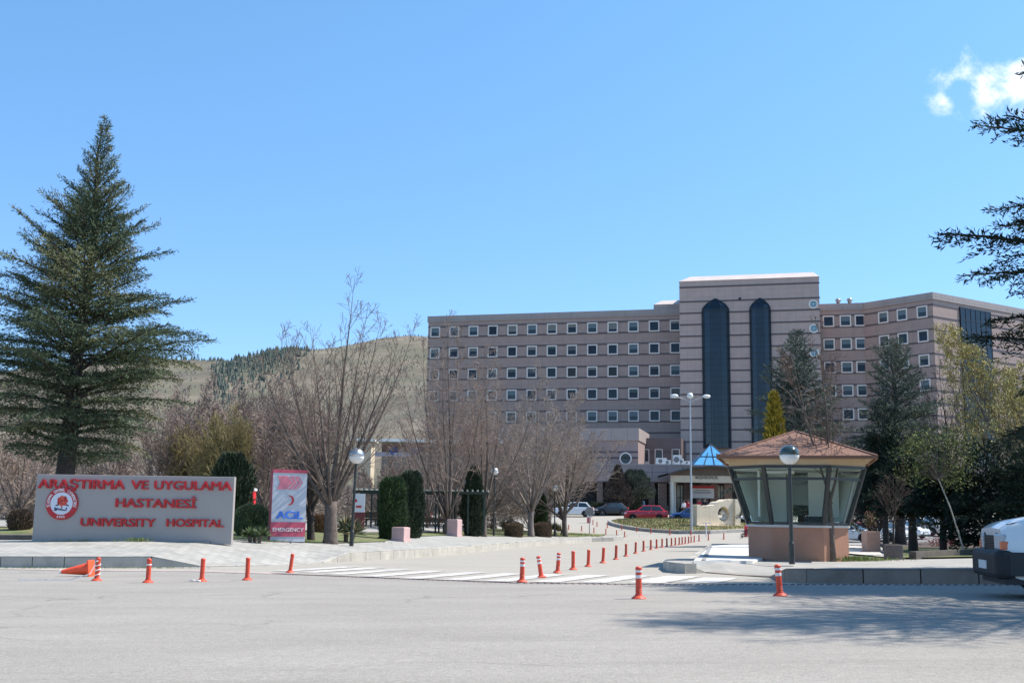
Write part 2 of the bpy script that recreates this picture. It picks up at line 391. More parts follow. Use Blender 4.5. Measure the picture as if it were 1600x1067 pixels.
# entrance road: everything between the islands up to the hospital door
ent = FE[1:] + [(78, 128), (-78, 128), (-78, LK[-1][1] - 2), (-30, 97), (-16, 40), (FE[1][0] + 4, FE[1][1] + 1)]
ent = [(-14.5, FE[1][1] + .6)] + FE[2:] + [(78, 128), (-78, 128), (-78, 96), (-20, 92)]
struct(drape('entrance_road', ent, gz, ENTR, off=.008, ys=GY))
# car park on the right
cp = [(p.x, p.y) for p in (G(1335, 850), G(1420, 846.5), G(1560, 847))] + [(75, 84), (75, 112), (26, 112), (24, 90)]
struct(drape('car_park', cp, gz, PARKA, off=.02, ys=GY))

# left island: paved walk and garden
isl = list(LK) ; back = [(-75, LK[-1][1])]
land = LK
struct(drape('left_pavement', land, lz, PAVER, cell=1.6, off=-.005))
_ge = [(-420, 842), (50, 842.5), (366, 843), (424, 846), (520, 849), (600, 846.3), (618, 839.5), (690, 836.5), (745, 837), (860, 837.5), (922, 837.4), (934, 838.8)]
GE = [(p.x, p.y) for p in (H(*q) for q in _ge)]
gar = [(-74, GE[0][1])] + GE + [(tipx - .3, tipy + 2.2), (tipx - 2.2, tipy + 4.0), (-5, tipy + 6.0), (-13, tipy + 9.7), (-27, tipy + 13.5), (-74, tipy + 17)]
struct(drape('garden_lawn', gar, lz, GRASS, cell=1.6, off=.02))
# pale garden paths
def lpoly(px): return [(p.x, p.y) for p in (H(*q) for q in px)]
struct(drape('garden_path', lpoly([(-300, 824.5), (52, 824.5), (420, 829), (520, 831), (640, 832), (700, 826), (640, 821), (500, 818), (300, 812), (60, 803), (-300, 803)]), lz, CONC, cell=2.5, off=.05))
struct(drape('garden_plaza', lpoly([(560, 833), (640, 833), (720, 830), (770, 822), (740, 812), (560, 812)]), lz, PAVER2, cell=2.0, off=.06))

# kerbs: stones a metre long laid along a polyline
def kerb(name, line, hts, width=.16, stone=1.0, base=gz, m=KERB, seed=1, side=1, chamfer=.03):
    rng = random.Random(seed); mb = MB(); seg = []
    for i in range(len(line) - 1):
        a, b = Vector(line[i][:2]), Vector(line[i + 1][:2]); L = (b - a).length
        n = max(1, round(L / stone))
        if L > 60: n = 30
        for k in range(n):
            f0, f1 = k / n, (k + 1) / n
            seg.append((a.lerp(b, f0), a.lerp(b, f1), hts[i] * (1 - f0) + hts[i + 1] * f0, hts[i] * (1 - f1) + hts[i + 1] * f1))
    for a, b, h0, h1 in seg:
        d = (b - a).normalized(); nrm = Vector((-d.y, d.x)) * side; gap = .012
        a2, b2 = a + d * gap, b - d * gap; j = rng.uniform(-.008, .008)
        P = []
        for p, h in ((a2, h0), (b2, h1)):
            z = base(p.x, p.y); c = min(chamfer, h * .3)
            for off, dz in ((0, -.15), (0, h - c + j), (c, h + j), (width, h + j), (width, -.15)):
                q = p + nrm * off; P.append((q.x, q.y, z + dz))
        F = [(i, i + 1, i + 6, i + 5) if side < 0 else (i + 5, i + 6, i + 1, i) for i in range(4)] + [(0, 1, 2, 3, 4), (9, 8, 7, 6, 5)]
        mb.add(P, F)
    return struct(mb.build(name, m, fix=True))
kerb('left_kerb', LK, [h + .004 for h in LKH], seed=3, side=1, width=.2)

# right island with the booth
rk = [G(1036, 889), G(1046, 894.5), G(1070, 896.5), G(1103, 895.8)]
RE = [(p.x, p.y) for p in (G(1103, 895.5), G(1160, 900), G(1204, 903), G(1226, 909.5), G(1260, 911.5), G(1530, 912.5), G(1600, 913))]
RE.append((70, RE[-1][1] + .9))
NOSE = [(p.x, p.y) for p in rk[:3]]
LEFTE = [(p.x, p.y) for p in (G(1080, 876), G(1092, 864), G(1112, 853))]
right = NOSE + RE + [(70, 60), (LEFTE[-1][0] + 13, LEFTE[-1][1] + 5), LEFTE[-1], LEFTE[-2], LEFTE[-3], (G(1042, 882).x, G(1042, 882).y)]
RKL = NOSE + RE
RKH = [.2, .24, .22] + [.03, .02, .04, .25, .27, .27, .27, .27]
def rz_(x, y):
    d, s = pdist(x, y, RKL); i = int(min(s, len(RKL) - 2)); f = s - i
    k = RKH[i] * (1 - f) + RKH[i + 1] * f
    k += (.13 - k) * sstep(.2, 6, d)
    return gz(x, y) + k
def RH(px, py): return hit(px, py, rz_, 14)
struct(drape('right_pavement', right, rz_, CONC, cell=1.3, off=-.004))
kerb('right_kerb', RE, [.034, .024, .044, .254, .274, .274, .274, .274], seed=5, side=1, width=.2, m=mat('right_kerb_concrete', (.29, .215, .17), .9, .22, 2.2, .4, 25))
kerb('kerb_nose', [(G(1042, 882).x, G(1042, 882).y)] + NOSE + RE[:1], [.05, .21, .25, .24, .03], seed=6, width=.3, stone=2)
kerb('ramp_kerb', [(G(1042, 882).x, G(1042, 882).y)] + LEFTE + [(LEFTE[-1][0] + 13, LEFTE[-1][1] + 5)], [.06, .15, .136, .136, .136], seed=8, side=-1, width=.18)
def rpoly(px): return [(p.x, p.y) for p in (RH(*q) for q in px)]
struct(MB().prism(rpoly([(1084, 878), (1176, 878.5), (1215, 868), (1200, 852), (1172, 850), (1112, 853.5)]), lambda x, y: rz_(x, y) - .2, lambda x, y: rz_(x, y) + .045).build('booth_apron', mat('white_apron', (.58, .57, .545), .85, .12, 2, .2, 30), fix=True))
struct(drape('apron_stripe', rpoly([(1096, 878.2), (1103, 878.3), (1114, 853.4), (1108, 853.4)]), rz_, mat('apron_grey', (.25, .245, .24), .85, .15, 4), off=.058))
struct(drape('planter_path', rpoly([(1322, 866), (1382, 872), (1386, 872), (1360, 855), (1322, 853.5)]), rz_, mat('pale_path', (.52, .46, .40), .85, .1, 2, .2, 30), cell=1.3, off=.05))
struct(drape('right_lawn', rpoly([(1387, 873.5), (1450, 873), (1700, 868), (1700, 853), (1380, 853)]), rz_, GRASS, cell=1.6, off=.05))
struct(drape('bed_soil', rpoly([(1384, 858), (1700, 858), (1700, 848.5), (1370, 848.5)]), rz_, mat('bed_soil', (.07, .05, .038), .95, .3, 3, .5, 20), cell=2.2, off=.07))
# low dark retaining kerb on the right lawn
kl = [(RH(1432, 873.5).x, RH(1432, 873.5).y), (RH(1530, 868).x, RH(1530, 868).y), (RH(1700, 862).x, RH(1700, 862).y)]
mb = MB()
for a, b in zip(kl, kl[1:]):
    a = Vector(a); b = Vector(b); d = (b - a).normalized(); n = Vector((-d.y, d.x)) * .22
    mb.prism([tuple(a), tuple(b), tuple(b + n), tuple(a + n)], lambda x, y: rz_(x, y) - .1, lambda x, y: rz_(x, y) + .22)
tag(mb.build('low_wall', mat('dark_stone', (.10, .085, .075), .9, .25, 4, .4, 25), fix=True), 'low dark stone edging wall along the right lawn', 'wall')

# drain grate line across the entrance
mb = MB(); gm = MB()
LINE = [Vector(p) for p in FE[4:]]
M_GR = mat('drain_iron', (.06, .055, .055), .6, .2, 8, metal=.4)
for a, b in zip(LINE, LINE[1:]):
    d = (b - a).normalized(); n = Vector((-d.y, d.x)); L = min((b - a).length, 26)
    b = a + d * L
    mb.prism([tuple(a - n * .04), tuple(b - n * .04), tuple(b + n * .34), tuple(a + n * .34)], lambda x, y: gz(x, y) - .05, lambda x, y: gz(x, y) + .016)
    k = 0.0
    while k < L:
        p = a + d * k + n * .16; z = gz(p.x, p.y)
        gm.bar((p.x - n.x * .1 - d.x * .05, p.y - n.y * .1 - d.y * .05, z + .02), (p.x + n.x * .1 + d.x * .05, p.y + n.y * .1 + d.y * .05, z + .02), .045, .012)
        k += .13
dr = tag(mb.build('drain_channel', PINKP, fix=True), 'long iron drain grate in a pinkish concrete strip across the entrance', 'drain')
gm.build('grate', M_GR, dr)
mb = MB()
ln = [Vector(p) for p in FE[1:5]]
for a, b in zip(ln, ln[1:]):
    d = (b - a).normalized(); n = Vector((-d.y, d.x))
    mb.prism([tuple(a), tuple(b), tuple(b + n * .5), tuple(a + n * .5)], lambda x, y: gz(x, y) - .05, lambda x, y: gz(x, y) + .022)
struct(mb.build('gutter_strip', PINKP, fix=True))

# zebra crossing
zs = [(445, 890), (500, 890.5), (545, 897.5)]
mb = MB()
near = [(437, 893), (478, 895), (520, 898.2), (575, 901.5), (640, 904.5), (705, 907), (775, 909), (850, 910.3), (925, 911), (1008, 911.3), (1090, 911.3)]
zd = Vector((.36, .93)).normalized(); zn = Vector((zd.y, -zd.x))
for i, q in enumerate(near):
    p = Vector(G(*q)[:2]); wd = .27 if i < 9 else .36; L = 3.5 if i < 9 else (3.3 if i == 9 else 2.4)
    P = [p - zn * wd, p + zn * wd, p + zn * wd + zd * L, p - zn * wd + zd * L]
    mb.add([(v.x, v.y, gz(v.x, v.y) + .018) for v in P], [(0, 1, 2, 3)])
# pale worn ramp edge on the left
struct(mb.build('road_marking', WHITEP))

# roundabout island
_ri = [(949, 817.5), (955, 821), (970, 825), (995, 829), (1020, 831.5), (1060, 834), (1110, 834), (1150, 832), (1200, 829), (1230, 824), (1220, 818), (1180, 815), (1120, 814), (1060, 813.5), (1000, 813.5), (962, 814.5)]
RI = [(p.x, p.y) for p in (G(*q) for q in _ri)]
cx = sum(p[0] for p in RI) / len(RI); cy = sum(p[1] for p in RI) / len(RI)
def inner(k): return [(cx + (x - cx) * k, cy + (y - cy) * k) for x, y in RI]
def rih(x, y):
    d, s = pdist(x, y, RI + RI[:1]); return gz(x, y) + .26 + .045 * min(d, 5)
kerb('roundabout_kerb', RI + RI[:1], [.3] * (len(RI) + 1), seed=9, width=.3, m=mat('roundabout_kerb_concrete', (.33, .31, .28), .9, .15, 2))
struct(drape('roundabout_lawn', RI, rih, mat('roundabout_grass', (.105, .125, .035), .95, .4, 2.2, .6, 20, hue=(.21, .16, .07)), cell=1.6, off=-.03))

# forecourt behind the parked cars up to the hospital
struct(drape('forecourt', [(-2, 131), (60, 131), (60, 152), (-2, 152)], gz, PAVER2, off=.05, ys=GY))

# planted verge on the near side, just outside the picture
VG = [(9.6, 4.5), (34, 4.5), (34, 15.2), (11.2, 15.2), (9.4, 13.5)]
struct(drape('right_verge', VG, lambda x, y: gz(x, y) + .2, GRASS, off=0))
kerb('verge_kerb', VG + VG[:1], [.22] * 6, seed=12, width=.2)
# ------------------------------------------------------------------ hills
def hillz(x, y):
    # ridge at y ~ 900: silhouette given by pixels of the ridge
    tab = [(-500, 640), (-100, 600), (100, 582), (280, 571), (330, 570), (400, 566), (480, 568), (560, 563), (600, 556), (650, 549), (720, 543), (900, 540), (1100, 560), (1400, 600), (1900, 700)]
    px = 800 + 1750 * x / 900
    k = tab[0][1] if px < tab[0][0] else tab[-1][1]
    for (a, b), (c, d) in zip(tab, tab[1:]):
        if a <= px <= c: k = b + (d - b) * (px - a) / (c - a); break
    top = (808 + .014 * (px - 800) - k) / 1750 * 900 + 1
    t = sstep(250, 900, y); t2 = (y - 250) / 650
    prof = .55 * t + .45 * max(0, min(1, t2)) if y < 900 else 1 - .25 * sstep(900, 1700, y)
    n = math.sin(x * .011 + y * .004) * 7 + math.sin(x * .023 - y * .013 + 1) * 4.5 + math.sin(x * .05 + y * .031) * 1.6
    env = sstep(250, 420, y) * (1 - sstep(780, 900, y)) if y < 900 else 0
    gully = -10 * math.exp(-((x + 190 + (900 - y) * .18) / 30) ** 2) * env
    return -3 + (top + 3) * prof + n * env + gully
xs = np.linspace(-1100, 1100, 121); ys = np.linspace(240, 1700, 80)
mb = MB(); mb.v = [(x, y, hillz(x, y)) for y in ys for x in xs]; nx = len(xs)
mb.f = [(j * nx + i, j * nx + i + 1, (j + 1) * nx + i + 1, (j + 1) * nx + i) for j in range(len(ys) - 1) for i in range(nx - 1)]; mb.m = [0] * len(mb.f)
HM = mat('hill_grass', (.148, .122, .088), 1, .32, .06, hue=(.098, .096, .062), detail=11, var2=.28, scale2=.012)
struct(mb.build('hills', HM, smooth=True))
rng = np.random.default_rng(4); mb = MB()
def hill_pine(x, y, h):
    z = hillz(x, y) - .4; r = h * .27
    for k, (z0, z1, rr) in enumerate(((.1, .6, 1), (.4, 1.0, .68))):
        n = 6; a0 = rng.uniform(0, 6)
        ring = [(x + r * rr * rng.uniform(.75, 1.15) * math.cos(a0 + 6.283 * i / n), y + r * rr * rng.uniform(.75, 1.15) * math.sin(a0 + 6.283 * i / n), z + h * (z0 + rng.uniform(-.04, .04))) for i in range(n)]
        mb.add(ring + [(x, y, z + h * z1)], [(i, (i + 1) % n, n) for i in range(n)], int(rng.integers(0, 2)))
for i in range(900):                                   # along the ridge
    px = rng.uniform(-100, 760); y = rng.uniform(835, 915); x = (px - 800) / 1750 * y
    hill_pine(x, y, rng.uniform(2.0, 4.6))
for i in range(620):                                   # the dark plantation on the slope
    t = rng.uniform(0, 1); px = 330 + 140 * t + rng.normal(0, 6); y = 585 + 120 * t + rng.normal(0, 38)
    hill_pine((px - 800) / 1750 * y, y, rng.uniform(2.2, 4.6))
for i in range(1700):
    px = rng.uniform(-100, 690); y = rng.uniform(500, 850); hill_pine((px - 800) / 1750 * y, y, rng.uniform(.8, 2.2))
o = mb.build('distant_pines', [mat('far_pine', (.105, .125, .10), 1), mat('far_pine_dark', (.08, .10, .085), 1)]); tag(o, kind='stuff')

# ------------------------------------------------------------------ hospital
CLAD = brickmat('granite_panels', (.375, .272, .238), (.355, .258, .226), (.275, .20, .175), 1.0, 1.25, .96, .02, 'XZ', 0, 0.0, .5, .07, 0)
CLADT = brickmat('granite_panels_tower', (.47, .355, .315), (.45, .342, .303), (.34, .26, .23), 1.0, 1.25, .96, .02, 'XZ', 0, 0.0, .5, .05, 0)
BAND = mat('dark_band', (.085, .062, .068), .5, .1, 2)
METAL = brickmat('parapet_metal', (.36, .30, .28), (.34, .285, .265), (.16, .155, .155), 1.0, 2.4, 3.0, .02, 'XZ', 0, 0, .4, .05, 0)
WFRAME = mat('window_white', (.72, .645, .59), .5, .04, 3)
PALER = mat('pale_roof', (.55, .47, .43), .6, .08, .6)
GL = [mat('window_glass_a', (.012, .02, .03), .06, .3, .6, spec=.35), mat('window_glass_b', (.02, .034, .042), .08, .3, .9, spec=.4), mat('window_glass_c', (.012, .016, .026), .05, .3, .7, spec=.3), mat('window_glass_dark', (.006, .006, .007), .3)]
GTOW = mat('curtain_glass', (.006, .018, .03), .05, .5, .35, spec=.5)
MULL = mat('mullion_dark', (.012, .018, .026), .4)
U = Vector((.9697, -.2443, 0)); ANG = math.atan2(U.y, U.x); NIN = Vector((.2443, .9697, 0))
A0 = Vector((-15.3, 200, 0)); A0 = at(667, 600, 200); A0.z = 0
T0 = at(1062.8, 600, 183.0); T0.z = 0
def onplane(px, py, P0, u=U):
    """(s, z) on the vertical plane through P0 along u"""
    n = Vector((-u.y, u.x, 0)); d = ray(px, py); t = (P0 - EYE).dot(n) / d.dot(n); p = EYE + d * t
    return (p - P0).dot(u), p.z
hosp = thing('hospital_building', 'six storey pinkish grey hospital with dark stripes, white framed windows and two arched glass strips', 'building', (T0.x, T0.y, 0))
def local(P): return (P.x - T0.x, P.y - T0.y, 0)
ROOF = 36.75; ZW = 33.8; FL = 3.86
def bands(mb, L, y, zs, th=.25, x0=0):
    for z in zs: mb.box((x0 + L / 2, y, z), (L, .08, th), mi=1)
def levels(top, n):
    return [top + .98 - FL / 2 * i for i in range(n)]
# left wing and the part right of the tower share one plane
sEnd = 75.3
sT, _ = onplane(1062.8, 600, A0)
ZB = -2.0
def wing(s0, s1, parent):
    mb = MB(); mb.box(((s0 + s1) / 2, 8, (ZB + ROOF - 1.1) / 2), (s1 - s0, 16, ROOF - 1.1 - ZB))
    bands(mb, s1 - s0, -.03, levels(ZW, 12), x0=s0)
    w_ = mb.build('wall', [CLAD, BAND], parent, local(A0), ANG)
    mb = MB(); mb.box(((s0 + s1) / 2, 8, ROOF - .55), (s1 - s0 + .3, 16.3, 1.1)); mb.build('parapet', METAL, parent, local(A0), ANG)
wing(0, sT + 1.0, hosp)
sR = onplane(1284, 600, A0)[0]
wing(sR - .5, sEnd, hosp)
def window(sx, z, P0, ang, wd=1.84, hg=1.9, fw=.21, gi=0):
    mb = MB()
    for bx, bz, bw, bh in ((0, hg / 2 - fw / 2, wd, fw), (0, -hg / 2 + fw / 2, wd, fw), (-wd / 2 + fw / 2, 0, fw, hg - 2 * fw), (wd / 2 - fw / 2, 0, fw, hg - 2 * fw)):
        mb.box((bx, -.09, bz), (bw, .18, bh))
    c = Vector(local(P0)) + Vector((math.cos(ang), math.sin(ang), 0)) * sx
    f = mb.build('window', WFRAME, hosp, (c.x, c.y, z), ang)
    p = MB(); p.box((0, -.02, 0), (wd - 2 * fw, .04, hg - 2 * fw))
    mats = [GL[gi]]
    if gi in (0, 2) and rw.random() < .42:
        bh = (hg - 2 * fw) * rw.choice((.25, .35, .5, .7)); p.box((0, -.045, (hg - 2 * fw) / 2 - bh / 2), (wd - 2 * fw, .01, bh), mi=1); mats.append(rw.choice((mat('blind_pale', (.16, .165, .155), .5, .1, 3), mat('blind_grey', (.075, .085, .09), .4, .1, 3), mat('teal_pane_reflection', (.05, .085, .09), .4, .1, 3))))  # upper strips stand for blinds and for reflections painted onto the panes
    if gi == 1: p.box((0, -.045, hg * .18), (wd - 2 * fw, .01, (hg - 2 * fw) * .5), mi=1); mats.append(mat('blind', (.10, .14, .16), .3))
    p.build('pane', mats, f)
rw = random.Random(5)
s0, _ = onplane(680.5, 516, A0); s12, _ = onplane(1054.9, 508, A0)
for r in range(5):
    for i in range(13):
        gi = rw.choices((0, 1, 2), (.5, .3, .2))[0]
        if (r, i) in ((2, 7), (2, 9), (1, 6), (1, 7)): gi = 3 if r == 2 else 2
        window(s0 + (s12 - s0) * i / 12, ZW - FL * r, A0, ANG, gi=gi)
for r in range(5):
    for px in (1294.5, 1321, 1344.5):
        if r == 4 and px < 1300: continue
        window(onplane(px, 505, A0)[0], ZW - FL * r, A0, ANG, gi=3 if (r == 4 and px > 1340) else rw.choice((0, 1, 2)))
# angled section and sunny end wall
C1 = A0 + U * sEnd; D1 = at(1456, 454, 172.0); D1.z = 0
E1 = at(1544.5, 471, 179.8); E1.z = 0; ed = (E1 - D1).normalized(); F1 = D1 + ed * 46
ang2 = math.atan2(D1.y - C1.y, D1.x - C1.x); L2 = (D1 - C1).length
ang3 = math.atan2(ed.y, ed.x); L3 = (F1 - D1).length
mb = MB(); bk = F1 + Vector((-ed.y, ed.x, 0)) * 26; bk2 = C1 + NIN * 16
mb.prism([tuple((p - C1)[:2]) for p in (C1, D1, F1, bk, bk2)], ZB, ROOF - 1.15)
bandmb = mb
o = mb.build('wall', [CLAD, BAND], hosp, local(C1), 0, fix=True)
mb = MB(); bands(mb, L2, -.03, levels(ZW, 12)); mb.box((L2 / 2, -.012, ROOF / 2 - .6), (L2, .02, ROOF - 1.2), mi=0)
mb.build('wall', [CLAD, BAND], hosp, local(C1), ang2)
mb = MB(); bands(mb, L3, -.03, levels(ZW, 12)); mb.box((L3 / 2, -.012, ROOF / 2 - .6), (L3, .02, ROOF - 1.2), mi=0)
mb.build('wall', [CLAD, BAND], hosp, local(D1), ang3)
mb = MB(); mb.prism([tuple((p - C1)[:2]) for p in (C1 + Vector((-.1, -.2, 0)), D1 + Vector((0, -.25, 0)), F1, bk, bk2)], ROOF - 1.15, ROOF - .05); mb.build('parapet', METAL, hosp, local(C1), 0, fix=True)
for r in range(4):
    for px in (1380.5, 1410, 1441.5):
        window(onplane(px, 490, C1, (D1 - C1).normalized())[0], ZW - FL * r, C1, ang2, gi=rw.choice((0, 1, 2)))
# tall glazed strip on the end wall
g0 = onplane(1504, 600, D1, ed)[0]
mb = MB(); mb.box((g0 + 4, -.1, 18.5), (8, .2, 33.2)); cw = mb.build('curtain_wall', GL[0], hosp, local(D1), ang3)
mb = MB()
for i in range(7): mb.box((g0 + .1 + i * 1.3, -.23, 18.5), (.1, .06, 33.2))
for i in range(18): mb.box((g0 + 4, -.22, 2.2 + i * 1.93), (8, .05, .12))
mb.build('mullion', MULL, cw)
# tower
sTR, _ = onplane(1283, 560, T0); _, zT = onplane(1064, 440, T0)
mb = MB(); mb.box((sTR / 2, 11, (ZB + zT) / 2), (sTR, 22, zT - ZB)); bands(mb, sTR + .1, -.03, [zT - 1.05] + levels(ZW, 13) + [ZW + .98 + FL / 2], th=.22)
mb.build('wall', [CLADT, BAND], hosp, local(T0), ANG)
mb = MB(); q = [(0, 0), (sTR, 0), (sTR, 22), (0, 22)]; ins = 1.6
mb.add([(-.1, -.1, zT), (sTR + .1, -.1, zT), (sTR + .1, 22, zT), (-.1, 22, zT), (ins, 1.9, zT + 1.15), (sTR - .8, 1.9, zT + 1.15), (sTR - .8, 20, zT + 1.15), (ins, 20, zT + 1.15)],
       [(0, 1, 5, 4), (1, 2, 6, 5), (2, 3, 7, 6), (3, 0, 4, 7), (4, 5, 6, 7), (3, 2, 1, 0)])
mb.build('roof', PALER, hosp, local(T0), ANG)
# raised step of the left wing next to the tower
sS, zS = onplane(1021, 479, A0); 
mb = MB(); mb.box(((sS + sT) / 2, 8.1, ROOF + .35), (sT - sS, 15.6, 1.1)); st = mb.build('parapet', METAL, hosp, local(A0), ANG)
mb = MB(); mb.add([(sS, .3, 0), (sT, .3, 0), (sT, 15, 0), (sS, 15, 0), (sS + 1.2, 2.2, 1.0), (sT, 2.2, 1.0), (sT, 13, 1.0), (sS + 1.2, 13, 1.0)], [(0, 1, 5, 4), (1, 2, 6, 5), (2, 3, 7, 6), (3, 0, 4, 7), (4, 5, 6, 7)])
c = local(A0); mb.build('roof', PALER, hosp, (c[0], c[1], ROOF + .9), ANG)
# arched glass bays
for (pa, pb, pap, psp, ybot) in ((1097.8, 1140.2, 466.8, 486, 700), (1172.8, 1205.4, 465.8, 484, 730)):
    sa, _ = onplane(pa, 560, T0); sb, _ = onplane(pb, 560, T0); w_ = sb - sa; cxm = (sa + sb) / 2
    _, za = onplane((pa + pb) / 2, pap, T0); _, zsn = onplane((pa + pb) / 2, psp, T0); _, zb = onplane((pa + pb) / 2, ybot, T0)
    sec = [(-.5, 0), (-.42, -.5), (-.2, -1.0), (.2, -1.0), (.42, -.5), (.5, 0)]
    mb = MB(); ml = MB(); rows = [(zb, 1.0), (zsn, 1.0)] + [(zsn + (za - zsn) * t, math.cos(t * math.pi / 2) ** .85 if t < 1 else 0.02) for t in (.2, .4, .6, .8, .93, 1.0)]
    vs_ = [(cxm + x * w_ * k, -.02 + y * (k if k < 1 else 1), z) for z, k in rows for x, y in sec]; n = len(sec)
    mb.add(vs_, [(j * n + i, j * n + i + 1, (j + 1) * n + i + 1, (j + 1) * n + i) for j in range(len(rows) - 1) for i in range(n - 1)])
    cw = mb.build('curtain_wall', GTOW, hosp, local(T0), ANG)
    for i in range(n):
        ml.tube([(cxm + sec[i][0] * w_ * k, -.05 + sec[i][1] * (k if k < 1 else 1), z) for z, k in rows], .10 if i in (0, n - 1) else .045, 4)
    for fx in (-.07, .07):
        ml.tube([(cxm + fx * w_ * k, -.06 - 1.0 * k, z) for z, k in rows], .03, 4)
    z = zb
    while z < zsn + .1:
        ml.tube([(cxm + x * w_, y - .05, z) for x, y in sec], .03, 4); z += FL / 4
    ml.tube([(cxm + x * w_, y - .06, zsn) for x, y in sec], .1, 4)
    ml.build('mullion', MULL, cw)
# portholes
for px, py in ((1270.8, 475.3), (1271.7, 513.3), (1272.6, 551)):
    s_, z_ = onplane(px, py, T0); c = Vector(local(T0)) + U * s_
    mb = MB(); mb.lathe([(.52, -.02), (.52, -.14), (.76, -.14), (.76, 0)], 28, ax='y'); f = mb.build('porthole_window', WFRAME, hosp, (c.x, c.y, z_), ANG, fix=True)
    mb = MB(); mb.lathe([(.53, -.03), (.53, -.06)], 28, ax='y'); p = mb.build('pane', mat('porthole_glass', (.10, .26, .33), .1, spec=.8), f, fix=True)
    mb = MB()
    for k in range(2): mb.box((0, -.09, 0), (1.05 if k else .05, .04, .05 if k else 1.05))
    mb.build('mullion', WFRAME, f)
# rooftop vents
for px in (1310, 1328):
    s_, z_ = onplane(px, 474, A0); c = Vector(local(A0)) + U * s_ + NIN * .8
    mb = MB(); mb.lathe([(.3, 0), (.3, .45), (.42, .5), (.5, .7), (.35, .95), (.1, 1.02)], 12); mb.build('roof_vent', mat('vent_metal', (.35, .35, .36), .35, metal=.6), hosp, (c.x, c.y, ROOF), smooth=True)
mb = MB(); c = Vector(local(T0)); s_, z_ = onplane(1156, 467, T0); c = c + U * s_; mb.lathe([(.12, 0), (.22, -.25), (.22, -.3)], 12, ax='y'); mb.build('wall_lamp', MULL, hosp, (c.x, c.y, z_), ANG, fix=True)

# ------------------------------------------------------------------ low front buildings
PODC = brickmat('grey_panels', (.33, .255, .24), (.31, .24, .225), (.10, .09, .09), 1.0, 1.9, 3.4, .03, 'XZ', 0, 0.0, .5, .05, 0)
DARKIN = mat('dark_recess', (.025, .024, .026), .5, .3, .4)
# block left of the tower (two storeys, metal fascia, round ornament)
P1 = at(905, 700, 166.0); P1.z = 0
b1 = thing('side_block', 'lower grey wing with metal fascia left of the tower', 'building', (P1.x, P1.y, 0), ANG)
sB, zB = onplane(997, 684, P1); _, zF = onplane(997, 678.5, P1)
mb = MB(); mb.box((sB / 2 - 10, 6, zB / 2), (sB + 20, 12, zB)); bands(mb, sB + 20, -.03, [onplane(980, 706, P1)[1], onplane(980, 728, P1)[1] + 1.2], x0=-20); mb.build('wall', [mat('block_cladding', (.32, .235, .215), .5, .06, 1), BAND], b1)
_, zF2 = onplane(997, 688, P1)
mb = MB(); mb.box((sB / 2 - 10, 5.9, zF2 + .9), (sB + 20.3, 12.3, 1.8)); mb.build('fascia', METAL, b1)
sO, zO = onplane(977.8, 716.3, P1)
mb = MB(); mb.lathe([(.72, 0), (.72, -.16), (.92, -.16), (.92, 0)], 32, (sO, -.03, zO), ax='y'); mb.build('ring_ornament', WFRAME, b1, fix=True)
mb = MB(); mb.lathe([(.72, 0), (.72, -.05)], 32, (sO, -.02, zO), ax='y'); mb.build('pane', GL[1], b1, fix=True)
# recessed dark link between block and tower
P2 = at(996, 700, 172.0); P2.z = 0
b2 = thing('recessed_link', 'dark recessed link wall between side block and tower', 'building', (P2.x, P2.y, 0), ANG)
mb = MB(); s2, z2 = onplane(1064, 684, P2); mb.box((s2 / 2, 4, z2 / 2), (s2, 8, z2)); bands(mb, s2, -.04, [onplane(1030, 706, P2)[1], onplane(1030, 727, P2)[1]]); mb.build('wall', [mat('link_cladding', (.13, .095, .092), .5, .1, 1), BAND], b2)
for px in (1008.5, 1029.5, 1056):
    s_, z_ = onplane(px, 716, P2); f = MB()
    for bx, bz, bw, bh in ((0, 1.35, 1.2, .1), (-.55, 0, .1, 2.8), (.55, 0, .1, 2.8), (0, -.5, 1.1, .08)): f.box((s_ + bx, -.09, z_ + bz), (bw, .16, bh))
    f.box((s_, -.06, z_ - .95), (1.05, .06, .8)); fr = f.build('terrace_door', WFRAME, b2)
    p = MB(); p.box((s_, -.05, z_ + .45), (1.0, .04, 1.75)); p.build('pane', GL[1] if px < 1050 else GL[0], fr)
# entrance podium with terrace, glass front below
P3 = at(900, 740, 141.0); P3.z = 0
U3 = Vector((1, -.012, 0)).normalized(); A3 = math.atan2(U3.y, U3.x)
pod = thing('entrance_podium', 'single storey entrance block with grey panel fascia above dark glazing', 'building', (P3.x, P3.y, 0), A3)
_, zt = onplane(1000, 727, P3, U3); _, zl = onplane(1000, 752.5, P3, U3); LP = 52.0
zg = gz(20, 141)
mb = MB(); mb.box((LP / 2, 10, (zt + zl) / 2), (LP, 20, zt - zl)); mb.build('fascia', PODC, pod)
mb = MB(); mb.box((LP / 2, 10, zt + .09), (LP + .2, 20.2, .18)); mb.build('coping', METAL, pod)
mb = MB(); mb.box((LP / 2, 13.5, (zg - .6 + zl) / 2), (LP - .3, 12, zl - zg + .6)); mb.build('glazing', DARKIN, pod)
fr = MB(); k = .4
while k < LP: fr.box((k, 7.4, (zg + zl) / 2), (.12, .12, zl - zg)); k += 2.4
fr.box((LP / 2, 7.4, zg + 1.2), (LP - .3, .1, .1)); fr.build('window_frame', MULL, pod)
for k in (3, 9.5, 16, 33, 41, 48):
    mb = MB(); mb.box((k, .5, (zg - .3 + zl) / 2), (.7, .7, zl - zg + .3)); mb.build('column', mat('brown_stone', (.16, .11, .09), .7, .25, 3), pod)
mb = MB(); mb.box((11, 5, zg + .55), (5, .3, 1.0)); mb.box((8.5, 4.6, zg + .35), (3.5, .3, .7)); mb.build('parapet', mat('sand_panel', (.40, .36, .30), .8, .1, 2), pod)
